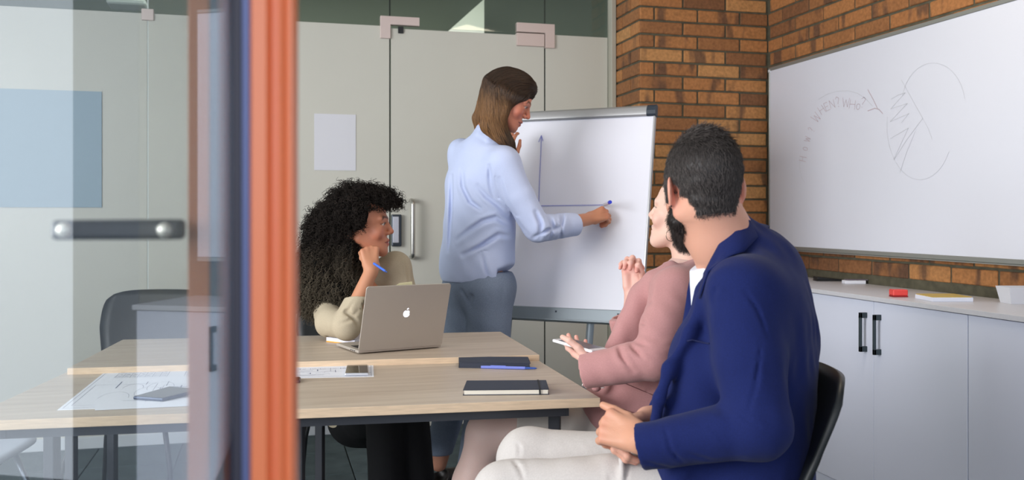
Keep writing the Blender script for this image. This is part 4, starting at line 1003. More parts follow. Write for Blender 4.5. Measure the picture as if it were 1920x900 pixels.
    for i in range(9):
        u = 1010+i*22; p.cap(K(u, 806+i*2, 2.11), K(u+34, 850, 2.09), .0030, .0022, k=.010, m='s')
    p.cap(K(1150,862,1.905), K(1148,905,1.88), .005, .004, k=.012, m='s'); p.cap(K(1165,858,1.905), K(1168,915,1.88), .006, .004, k=.012)
    p.bend(creases([([K(1000+i*21,802+i,2.13),K(1018+i*22,822,2.11),K(1040+i*23,850,2.09)], .0045, .0028) for i in range(8)]+[([K(1142,856,1.90),K(1140,880,1.89),K(1148,912,1.88)], .007, .005), ([K(1172,856,1.90),K(1178,880,1.89),K(1170,910,1.88)], .006, .004), ([K(955,850,2.0),K(975,880,1.95),K(985,905,1.93)], .008, .003), ([K(960,812,2.2),K(975,840,2.14),K(972,860,2.12)], .006, .003)]))
    p.bend(wrinkle(.0009, 55, (1,.1,.5), 12)); p.plane(aN+np.array([0,0,-.01]), (0,0,-1))
    place_np('trousers', p.mesh(.0048), t, mat('beige_cotton', (198,192,188), .85, noise=.05, scale=300, bump=.3, bscale=700, spec=.2))
    for a in (aN, aF):
        h = Field(); h.cap(a+np.array([.01,0,-.045]), a+np.array([-.15,-.005,-.055]), .040, .034, k=.02, flat=(np.array([0,0,1.]), .9)).plane(np.array([0,0,.004]), (0,0,-1)).cap(a+np.array([0,0,.03]), a+np.array([.02,0,-.03]), .045, .043, k=.02)
        place_np('shoe', h.mesh(.006), t, mat('brown_leather', (70,46,36), .4))
    # hair and beard
    r = np.random.default_rng(3); P = lambda x, y, z: O+Bh@np.array([x, y, z])
    h = head_field(O, Bh@np.diag([.94,1,.97]), s, nb, .060, ears=False); h.bend(lambda q_: np.full(len(q_), -.0045)); h.ell(P(0,.0,.078), (.045,.060,.040), Bh, k=.02)
    h.ell(P(.006,.01,.103), (.030,.04,.018), Bh, k=.015)
    h.ell(P(0,.128,-.030), (.10,.082,.085), Bh, k=.006, m='s')
    for x in (-1, 1): h.ell(P(x*.080,.018,-.042), (.034,.060,.046), Bh, k=.006, m='s'); h.ell(P(x*.076,-.014,-.002), (.018,.028,.030), Bh, k=.004, m='s'); h.ell(P(x*.072,-.040,-.046), (.034,.036,.040), Bh, k=.008, m='s')
    h.plane(P(0,-.06,-.052), Bh@np.array([0,-.25,-1.0]), .008); h.bend(wrinkle(.0012, 160, (.2,.3,1), 5))
    hm = h.mesh(.0028); n0 = 26000
    root = hair_verts(hm[0], hm[1], h, n0, r); g = grad(h, root); q = (root-O)@Bh
    dn = Bh@np.array([0,-.35,-1.0]); up = np.clip((q[:, 2]-.075)/.05, 0, 1)[:, None]
    back = Bh@np.array([.25,-.8,.3]); d = dn*(1-up)+back*up*.9+r.normal(0, .28, root.shape); d = d-(d*g).sum(1, keepdims=True)*g*.85; d /= np.linalg.norm(d, axis=1, keepdims=True)
    Ls = (.009+.017*up[:, 0])*r.uniform(.6, 1.3, n0); N = 5; tt = np.linspace(0, 1, N)
    lift = (.22+.35*up); St = root[:, None]+(d[:, None]*tt[None, :, None]+g[:, None]*(lift[:, None]*tt[None, :, None]*(1-.45*tt[None, :, None])))*Ls[:, None, None]
    sv = strands(St, r.uniform(.00018, .00034, n0)); vf, c = merge([(hm[0], hm[1], solid(hm[0], (44,40,39))), (sv[0], sv[1], np.repeat(np.array(lin((84,77,74)))*r.uniform(.45, 1.5, (n0, 1)), N*3, 0))])
    M_hair = vcol_mat('hair', .5, spec=.35); place_np('hair', vf, t, M_hair, c)
    bdv = Field()
    for x in (-1, 1): bdv.cap(P(x*.060,.012,-.030), P(x*.056,.014,-.058), .011, .017, k=.02); bdv.cap(P(x*.054,.008,-.062), P(x*.022,.070,-.100), .0195, .023, k=.02)
    bdv.ell(P(0,.078,-.100), (.030,.024,.026), Bh, k=.02); bdv.bend(wrinkle(.001, 200, (.2,.3,1), 5))
    bm_ = bdv.mesh(.003); n1 = 7000; root = hair_verts(bm_[0], bm_[1], bdv, n1, r); g = grad(bdv, root); d = Bh@np.array([0,.2,-1.0])+r.normal(0, .3, root.shape)+g*.6; d /= np.linalg.norm(d, axis=1, keepdims=True)
    St = root[:, None]+d[:, None]*np.linspace(0, 1, 4)[None, :, None]*r.uniform(.004, .009, (n1, 1, 1)); sv = strands(St, np.full(n1, .00024))
    vf, c = merge([(bm_[0], bm_[1], solid(bm_[0], (34,27,24))), (sv[0], sv[1], np.repeat(np.array(lin((48,38,34)))*r.uniform(.5, 1.5, (n1, 1)), 12, 0))]); place_np('beard', vf, t, M_hair, c)
    st = k2w(P(-.0785,-.016,-.0270)); MB().lathe([(.0015,0), (.0022,.0012), (.0012,.002)], 10, Matrix.Translation(st) @ Matrix.Rotation(math.pi/2, 4, 'X')).build('ear_stud', mat('stud', (90,84,84), .2, metal=1), t, world=True)
man_navy()
M_hair = MATS['hair']
def E(f, u, v, D, ru, rv, rd, k=.03, m='u', B=None): f.ell(K(u, v, D), (ru*D/FPX, rd, rv*D/FPX), B, k=k, m=m)
def seam_on(f, name, pts, r, m, par, off=.0006, label=None):
    P = np.array(pts)
    for _ in range(5): P = P-grad(f, P)*f.eval(P)[:, None]
    w = k2w(P+grad(f, P)*off); b = MB(); b.tube([tuple(x) for x in w], r, 6); return b.build(name, m, par, world=True, smooth=True, label=label)
def flow_strands(F, roots, dirs, N, step, off, lag=.65, r=None, noise=.15):
    """short hairs that run along the surface of F"""
    P = roots.copy(); d = dirs(P); out = [P.copy()]
    for i in range(N-1):
        g = grad(F, P); t = dirs(P)+r.normal(0, noise, P.shape); t = t-(t*g).sum(1, keepdims=True)*g; t /= np.linalg.norm(t, axis=1, keepdims=True)+1e-9
        d = d*lag+t*(1-lag); d /= np.linalg.norm(d, axis=1, keepdims=True)+1e-9
        P = P+d*step; P = P-grad(F, P)*(F.eval(P)-off)[:, None]*.7; out.append(P.copy())
    return np.stack(out, 1)
# ================================================================== the person in the pink jacket
def pink():
    t = person('person in a dusty pink jacket holding a phone, seated beyond the man in navy', (.42, 2.6, 0))
    s = .93; F = unit(np.array([-.80,.58,.20])); Bh = basis(F); O = K(1287, 403, 2.55); nb = K(1300, 488, 2.56)
    f = head_field(O, Bh, s, nb, .050, jaw=.92)
    f.cap(K(1298,480,2.56), K(1300,520,2.57), .05, .07, k=.03)
    v, fc_ = f.mesh(.0028); cols = head_cols(v, O, Bh, s, (228,190,172), (206,140,132), (150,110,92), cheek=(226,160,146))
    parts = [(v, fc_, cols)]
    # raised far hand, fingers curled forward
    g = Field(); wr = K(1187,553,2.62)
    kn, tips, th = hand_field(g, wr, np.array([-.02,.03,1.0]), pn=np.array([-.35,-.93,0]), side=np.array([.9,-.35,.1]), curl=[(58,62,30), (54,64,34), (50,60,34), (44,56,30)], thumb=[(.75,.6,.5), (1.0,.6,.0), (1,.5,-.25)], spread=.0, s=.86, fore=K(1180,640,2.66), fr=(.027,.033))
    v, fc_ = g.mesh(.0020); parts.append((v, fc_, hand_cols(v, (226,178,164), tips, None, (222,128,116), kn)))
    # near hand with the phone
    g = Field(); wr = K(1117,684,2.355); kd = unit(np.array([-.34,.88,.22])); pn = unit(np.array([.36,-.30,1.0])); sd = np.array([-.80,-.50,.15])
    kn, tips, th = hand_field(g, wr, kd, pn=pn, side=sd, curl=[(2,14,10), (3,16,12), (4,20,16), (6,24,20)], thumb=[(.55,.55,.7), (.6,.35,.75), (.9,.0,.4)], spread=.02, s=.86, fore=K(1205,690,2.33), fr=(.027,.034))
    v, fc_ = g.mesh(.0020); parts.append((v, fc_, hand_cols(v, (226,182,166), tips, None, (224,140,128), kn)))
    b = Field(); b.ell(K(1275,590,2.56), (.09,.15,.15), k=.05).ell(K(1235,730,2.56), (.10,.13,.15), k=.08).cap(K(1300,500,2.56), K(1280,570,2.56), .05, .08, k=.05).ell(K(1215,800,2.58), (.12,.15,.09), k=.06)
    kN, kF = K(915,812,2.62), K(950,806,2.78); aN, aF = np.array([ux(815,2.70), 2.66, .10]), np.array([ux(870,2.85), 2.84, .10])
    b.cap(K(1200,815,2.52), kN, .078, .058, k=.04).cap(K(1200,808,2.66), kF, .078, .058, k=.04)
    def shin(a, c):
        m_ = a+(c-a)*.3+np.array([.008,.0,0]); b.cap(a, m_, .056, .059, k=.03).cap(m_, c, .057, .033, k=.03)
        b.cap(c, c+np.array([-.02,0,-.06]), .034, .030, k=.02); b.cap(c+np.array([0,0,-.055]), c+np.array([-.14,0,-.075]), .03, .022, k=.02)
    shin(kN, aN); shin(kF, aF)
    v, fc_ = b.mesh(.0075); parts.append((v, fc_, solid(v, (206,176,166))))
    vf, c = merge(parts); place_np('body', vf, t, M_skin, c)
    M_pk = mat('pink_twill', (186,136,134), .8, noise=.05, scale=300, bump=.3, bscale=800, spec=.2, sheen=.15)
    j = Field()
    j.ell(K(1285,600,2.57), (.105,.175,.165), k=.05).ell(K(1290,530,2.57), (.075,.185,.07), k=.05).ell(K(1240,700,2.57), (.125,.16,.16), k=.06).ell(K(1190,765,2.57), (.150,.17,.11), k=.05)
    j.cap(K(1290,490,2.50), K(1285,540,2.47), .030, .06, k=.03); j.cap(K(1300,478,2.56), K(1300,520,2.56), .060, .085, k=.03)
    j.cutbox(K(1290,484,2.56), (-.35,0,1.0), K(1230,500,2.35)-.0, K(1400,420,2.75), .006)
    # lapel edges down the front
    lp = [K(1258,498,2.455), K(1222,520,2.46), K(1196,560,2.47), K(1174,605,2.47), K(1152,650,2.46), K(1128,690,2.46), K(1118,725,2.45)]
    for a, c2 in zip(lp[:-1], lp[1:]): j.cap(a, c2, .014, .014, k=.02)
    j.cap(K(1215,560,2.50), K(1160,680,2.50), .05, .05, k=.04)
    j.cap(K(1235,512,2.56), K(1190,640,2.57), .028, .016, k=.02, m='s')
    sh, el, cu = K(1268,545,2.40), K(1228,672,2.31), K(1092,697,2.355)
    j.cap(sh, sh+(el-sh)*.55, .064, .060, k=.04).cap(sh+(el-sh)*.55, el, .060, .054, k=.012).cap(el, cu, .052, .044, k=.012)
    el2, cu2 = K(1185,672,2.70), K(1174,590,2.64); sh2 = K(1275,545,2.76); j.cap(sh2, el2, .058, .05, k=.03).cap(el2, cu2, .048, .043, k=.02)
    j.cap(K(1166,622,2.62), K(1160,585,2.61), .030, .030, k=.015)
    ax2 = unit(np.array([-.12,-.02,.40])); j.cutbox(cu2, ax2, cu2-.07, cu2+.07); j.cap(cu2-ax2*.05, cu2+ax2*.03, .036, .038, k=.003, m='s')
    ax = unit(cu-el); j.cutbox(cu, ax, cu-.07, cu+.07); j.cap(cu-ax*.04, cu+ax*.03, .034, .036, k=.003, m='s')
    j.bend(creases([([K(1158,640,2.31),K(1166,668,2.295),K(1186,694,2.29)], 0.007, 0.006), ([K(1176,632,2.3),K(1190,655,2.29),K(1215,680,2.28)], 0.007, 0.003), ([K(1196,598,2.34),K(1225,620,2.33),K(1262,628,2.33)], 0.009, 0.004), ([K(1185,640,2.3),K(1230,652,2.29),K(1275,640,2.3)], 0.009, 0.0035), ([K(1205,560,2.37),K(1240,575,2.35),K(1285,580,2.35)], 0.011, 0.003), ([K(1150,728,2.4),K(1210,714,2.37),K(1262,686,2.35),K(1298,640,2.36)], 0.009, 0.008), ([K(1252,500,2.36),K(1230,510,2.37),K(1219,530,2.38),K(1214,570,2.37)], 0.006, 0.004)]))
    j.bend(wrinkle(.0010, 45, (.6,.2,1), 21)); j.bend(wrinkle(.0006, 110, (1,.2,.6), 8)); j.plane(K(1190,801,2.57), (-.05,0,-1.0))
    jk = place_np('jacket', j.mesh(.0046), t, M_pk)
    dk = mat('pink_seam', (136,88,88), .9)
    seam_on(j, 'pocket_flap', [K(u, v_, 2.38) for u, v_ in ((1140,755),(1160,763),(1182,771),(1202,778))], .0018, dk, jk); seam_on(j, 'front_seam', [K(u, v_, 2.38) for u, v_ in ((1150,727),(1175,728),(1200,733),(1228,742))], .0011, dk, jk)
    bt = mat('pearl_button', (226,218,214), .25); p = K(1133,731,2.40)
    def button(p, r_, i=4):
        P = p[None].copy()
        for _ in range(6): P = P-grad(j, P)*j.eval(P)[:, None]
        g = grad(j, P)[0]; w = Vector(k2w(P[0]+g*.001)); nq = Vector(k2w(g)).to_track_quat('Z', 'Y').to_matrix().to_4x4()
        MB().lathe([(r_*.9,0), (r_,.0012), (r_*.8,.0024), (r_*.3,.0018)], 18, Matrix.Translation(w) @ nq).build('button', bt, jk, world=True, smooth=True)
    button(p, .0085)
    for u, v_ in ((1092,716),(1100,719),(1121,721),(1129,721)): button(K(u, v_, 2.34), .0052)
    # pale skirt
    k_ = Field(); k_.cap(K(1200,815,2.52), K(985,815,2.60), .086, .072, k=.06).cap(K(1200,808,2.66), K(1000,808,2.74), .086, .072, k=.06).ell(K(1215,805,2.6), (.13,.165,.085), k=.05)
    k_.plane(K(965,810,2.62), (-1,0,.1)); k_.bend(wrinkle(.001, 50, (1,.2,.3), 5)); place_np('skirt', k_.mesh(.006), t, mat('stone_skirt', (196,188,180), .85, bump=.3, bscale=700))
    # short brown hair
    r = np.random.default_rng(8); P = lambda x, y, z: O+Bh@np.array([x, y, z])*s
    h = Field(); h.ell(P(0,-.020,.052), np.array([.0775,.096,.084])*s, Bh, k=.01).ell(P(0,-.05,.0), np.array([.064,.055,.055])*s, Bh, k=.03)
    h.ell(P(0,.10,.0), np.array([.10,.095,.135])*s, Bh, k=.004, m='s')
    for x in (-1, 1): h.ell(P(x*.084,.012,-.008), np.array([.030,.040,.046])*s, Bh, k=.004, m='s')
    hm = h.mesh(.0035); n = 3500; root = hair_verts(hm[0], hm[1], h, n, r); S = flow_strands(h, root, lambda q: np.tile(Bh@np.array([0,-.8,-.5]), (len(q), 1)), 6, .005, .0015, r=r)
    sv = strands(S, np.full(n, .0006)); vf, c = merge([(hm[0], hm[1], solid(hm[0], (62,44,36))), (sv[0], sv[1], np.repeat(np.array(lin((84,60,46)))*r.uniform(.5, 1.5, (n, 1)), 18, 0))]); place_np('hair', vf, t, M_hair, c)
    # hoop earring
    e0 = K(1257,441,2.455); b = MB(); w = [tuple(k2w(e0+np.array([.0125*math.cos(a), .006*math.cos(a), .0155*math.sin(a)]))) for a in np.linspace(0, 2*math.pi, 29)[:-1]]
    b.tube(w, .0009, 8, closed=True).build('hoop_earring', mat('dull_silver', (170,150,130), .25, metal=1), t, world=True, smooth=True)
    # phone held in the near hand
    a, c2 = K(1050,646,2.41), K(1112,664,2.33); L = unit(c2-a); n_ = unit(pn-(pn@L)*L); sdv = np.cross(L, n_); ln = .138; w_ = .068
    a = wr+kd*.072+pn*.0235+np.array([-.018,0,.0])-L*ln/2; ph = thing('phone', 'white-edged phone with a dark screen held by the person in pink', 'phone', tuple(k2w(a)))
    R = [a+sdv*w_/2, a-sdv*w_/2, a-sdv*w_/2+L*ln, a+sdv*w_/2+L*ln]; R = [Vector(k2w(x)) for x in R]; nn_ = Vector(k2w(n_))
    MB().prism([tuple(x) for x in R], tuple(nn_*.0078), bev=.0025).build('body', mat('white_phone', (232,230,234), .35), ph, world=True)
    cc = sum(R, Vector())/4; Q = [x.lerp(cc, .06) for x in R]; dL = Vector(k2w(L))
    Q = [R[0].lerp(R[1], .07)+dL*.018, R[0].lerp(R[1], .93)+dL*.018, R[3].lerp(R[2], .93)-dL*.016, R[3].lerp(R[2], .07)-dL*.016]
    MB().prism([tuple(x+nn_*.0079) for x in Q], tuple(nn_*.0004)).build('screen', mat('dark_screen', (46,34,36), .12), ph, world=True)
pink()
# ================================================================== the seated person with curly hair
def curly():
    t = person('seated person with big dark curly hair resting cheek on fist behind the laptop', (-.62, 3.84, 0))
    s = .96; Bh = basis(unit(np.array([.98,.06,.02]))); Bh = Bh@np.array([[1,0,0],[0,1,0],[0,0,1]]); O = K(677, 424, 3.34); nb = K(668, 520, 3.44)
    f = head_field(O, Bh, s, nb, .050, ears=False, jaw=.93); f.cap(K(668,515,3.44), K(690,580,3.50), .05, .08, k=.04)
    f.cap(K(690,560,3.44), K(712,600,3.44), .05, .055, k=.03)
    v, fc_ = f.mesh(.0030); cols = head_cols(v, O, Bh, s, (190,126,98), (160,84,78), (44,30,26), cheek=(196,112,92)); parts = [(v, fc_, cols)]
    g = Field(); el, wr = K(650,611,3.17), K(696,508,3.225); kd = unit(K(692,470,3.25)-wr)
    kn, tips, th = hand_field(g, wr, kd, pn=np.array([-.35,.9,.0]), side=np.array([1.0,.25,0.1]), curl=[(82,88,50), (82,88,50), (82,88,50), (80,86,50)], thumb=[(.5,.8,.1), (.0,1,-.3), (-.3,.8,-.5)], s=.90, fore=el+(wr-el)*.08, fr=(.026,.035))
    v, fc_ = g.mesh(.0026); parts.append((v, fc_, hand_cols(v, (196,138,106), tips, None, (190,118,92), kn)))
    b = Field(); b.ell(K(685,600,3.52), (.14,.09,.15), k=.05).ell(K(690,700,3.66), (.13,.09,.16), k=.08).ell(K(690,795,3.78), (.16,.13,.09), k=.08).cap(K(668,515,3.44), K(680,580,3.5), .05, .08, k=.04)
    kN, kF = np.array([ux(722,3.36), 3.36, .50]), np.array([ux(765,3.42), 3.42, .50]); aN, aF = np.array([ux(727,3.30), 3.30, .09]), np.array([ux(792,3.36), 3.36, .09])
    b.cap(K(665,790,3.76), kN, .075, .055, k=.03).cap(K(725,790,3.78), kF, .075, .055, k=.03).cap(kN, aN, .054, .034, k=.02).cap(kF, aF, .054, .034, k=.02)
    for a in (aN, aF): b.cap(a, a+np.array([0,0,-.05]), .034, .03, k=.02).cap(a+np.array([0,0,-.055]), a+np.array([0,-.13,-.068]), .030, .020, k=.02)
    v, fc_ = b.mesh(.008); parts.append((v, fc_, solid(v, (190,132,104)))); vf, c = merge(parts); place_np('body', vf, t, M_skin, c)
    M_bz = mat('beige_blazer', (182,169,146), .85, noise=.05, scale=300, bump=.3, bscale=700, spec=.2)
    j = Field(); j.ell(K(690,600,3.54), (.165,.095,.17), k=.05).ell(K(690,700,3.66), (.15,.10,.16), k=.08).ell(K(690,780,3.76), (.17,.14,.09), k=.07)
    j.cap(K(668,530,3.47), K(740,502,3.50), .050, .052, k=.06).cap(K(668,530,3.47), K(612,560,3.46), .040, .045, k=.04)
    sR, sL = K(608,562,3.45), K(742,500,3.50)
    j.cap(sR, K(620,604,3.28), .056, .052, k=.04).cap(K(620,604,3.28), el, .052, .046, k=.02); cu = el+(wr-el)*.50; j.cap(el, cu, .050, .0465, k=.015)
    j.cap(sL, K(770,590,3.50), .056, .048, k=.03).cap(K(775,590,3.50), K(735,610,3.33), .042, .034, k=.02)
    # open front and lapels
    j.cap(K(690,520,3.40), K(712,640,3.40), .022, .030, k=.01, m='s')
    for pts in ([K(700,500,3.42), K(716,520,3.41), K(722,560,3.42), K(724,620,3.43)], [K(738,502,3.44), K(744,530,3.43), K(738,575,3.43), K(728,620,3.43)]):
        pass
    j.bend(creases([([K(712,500,3.40),K(726,512,3.40),K(738,520,3.40)], .004, .008), ([K(738,516,3.40),K(730,530,3.40),K(722,560,3.40)], .005, .007), ([K(741,516,3.40),K(746,545,3.40),K(750,580,3.40)], .006, .010), ([K(757,480,3.45),K(764,505,3.45),K(768,540,3.45)], .007, .004)]))
    ax = unit(cu-el); ax = unit(ax+np.array([-.35,0,.0])); j.cutbox(cu, ax, cu-.06, cu+.06); j.cap(cu-ax*.03, cu+ax*.03, .036, .038, k=.003, m='s')
    j.bend(creases([([K(668,560,3.17),K(655,580,3.15),K(640,590,3.16)], .006, .004), ([K(672,580,3.14),K(658,600,3.12),K(640,606,3.13)], .007, .005), ([K(612,575,3.33),K(622,600,3.24),K(618,625,3.24)], .007, .005), ([K(600,585,3.36),K(604,608,3.30),K(600,625,3.3)], .007, .004)]))
    for a, c2 in ((K(640,590,3.2), K(636,630,3.2)), (K(622,590,3.25), K(618,630,3.25)), (K(650,585,3.14), K(672,606,3.14))): j.cap(a, c2, .007, .005, k=.014, m='s')
    j.bend(wrinkle(.0012, 45, (.6,.2,1), 31)); j.plane(K(690,812,3.7), (0,0,-1)); jk = place_np('blazer', j.mesh(.0046), t, M_bz)
    w = Field(); w.ell(K(706,620,3.50), (.06,.07,.11), k=.03); w.plane(K(706,560,3.5), (-.3,0,1)); place_np('top', w.mesh(.006), t, MATS['white_shirt'])
    p = Field(); p.cap(K(665,790,3.76), kN, .090, .074, k=.03).cap(K(725,790,3.78), kF, .090, .074, k=.03).ell(K(695,790,3.78), (.17,.14,.10), k=.05)
    hN, hF = kN+(aN-kN)*.62, kF+(aF-kF)*.95; p.cap(kN, hN, .074, .066, k=.02).cap(kF, hF, .074, .058, k=.02); p.cutbox(hN, (0,0,-1), hN-.09, hN+.09); p.plane(np.array([0,0,.10]), (0,0,-1))
    p.bend(wrinkle(.001, 50, (1,.2,.3), 5)); place_np('trousers', p.mesh(.006), t, mat('black_cotton', (20,20,22), .85, bump=.3, bscale=600, spec=.2))
    # hair: a dark mass with thousands of small curls on it
    h = Field(); E(h,672,402,3.38,52,46,.10); E(h,640,440,3.42,62,62,.12); E(h,612,495,3.43,50,68,.11); E(h,598,540,3.40,38,42,.09); E(h,632,560,3.36,36,44,.06); E(h,704,378,3.38,28,24,.08); E(h,655,510,3.40,36,60,.07)
    E(h,722,380,3.38,22,18,.06); E(h,662,472,3.32,20,34,.06); P = lambda x, y, z: O+Bh@np.array([x, y, z])
    h.ell(P(0,-.02,.045), (.088,.106,.098), Bh, k=.02); B2 = Bh; h.ell(P(0,.122,-.040), (.14,.080,.098), B2, k=.010, m='s'); h.ell(P(0,.118,-.095), (.13,.095,.060), B2, k=.010, m='s')
    h.cap(K(706,470,3.22), K(690,560,3.15), .040, .042, k=.012, m='s'); h.bend(wrinkle(.004, 70, (.5,.3,1), 6))
    hm = h.mesh(.0065); r = np.random.default_rng(11); n = 9000
    root = hair_verts(hm[0], hm[1], h, n, r); g = grad(h, root)
    cen = K(665,420,3.40); low = np.clip((CAMH-root[:, 2]-.0)/.30+.2, 0, 1)[:, None]
    d = unit(np.array([-.30,0,-1.0]))*(.25+low)+(root-cen)*2.0*(1-low)+r.normal(0, .45, root.shape)+g*.25; d /= np.linalg.norm(d, axis=1, keepdims=True)
    ref = r.normal(0, 1, root.shape); X = np.cross(d, ref); X /= np.linalg.norm(X, axis=1, keepdims=True); Y = np.cross(d, X)
    N = 24; tt = np.linspace(0, 1, N); Lc = r.uniform(.030, .062, n); rad = r.uniform(.0045, .0095, n)*(1-.4*low[:, 0]); turns = r.uniform(2.0, 3.6, n); ph = r.uniform(0, 6.28, n)
    ang = ph[:, None]+turns[:, None]*6.283*tt; rr = rad[:, None]*(.5+.5*tt)
    St = (root-g*.006)[:, None]+d[:, None]*(tt[None]*Lc[:, None])[..., None]+(X[:, None]*np.cos(ang)[..., None]+Y[:, None]*np.sin(ang)[..., None])*rr[..., None]-np.array([0,0,1.])*(tt**2*.012)[None, :, None]
    LQ = (St-O)@Bh; bad = ((LQ[..., 1] > .036) & (LQ[..., 2] < .046) & (LQ[..., 2] > -.13)).any(1) | ((LQ[..., 1] > .016) & (LQ[..., 2] < -.05)).any(1) | ((St[..., 1] < 3.28) & (St[..., 0] > ux(668,3.3)) & (St[..., 2] < CAMH-.07)).any(1)
    St = St[~bad]; n = len(St); sv = strands(St, r.uniform(.0008, .0014, n)); tone = r.uniform(.5, 1.7, (n, 1)); lw_ = np.clip((CAMH-.07-St[:, 0, 2])/.15, 0, 1)[:, None]
    c0 = np.array(lin((34,29,26)))*(1-lw_)+np.array(lin((84,76,64)))*lw_; h.bend(lambda q_: np.full(len(q_), .009)); hm = h.mesh(.0065)
    vf, c = merge([(hm[0], hm[1], solid(hm[0], (12,11,10))), (sv[0], sv[1], np.repeat(c0*tone, N*3, 0))]); place_np('curly_hair', vf, t, vcol_mat('curly', .75, spec=.15), c)
    # blue pen in the fist
    a, c2 = K(704,496,3.19), K(722,508,3.18); q = thing('pen', 'short blue pen held in the fist of the person with curly hair', 'pen', tuple(k2w(a)))
    MB().tube([tuple(k2w(a-(c2-a)*.2)), tuple(k2w(a)), tuple(k2w(c2))], .0042, 10).build('barrel', mat('bright_blue', (60,110,220), .35), q, world=True, smooth=False)
    MB().tube([tuple(k2w(c2)), tuple(k2w(c2+(c2-a)*.22))], [.0036,.0014], 10).build('tip', M_penc, q, world=True)
curly()
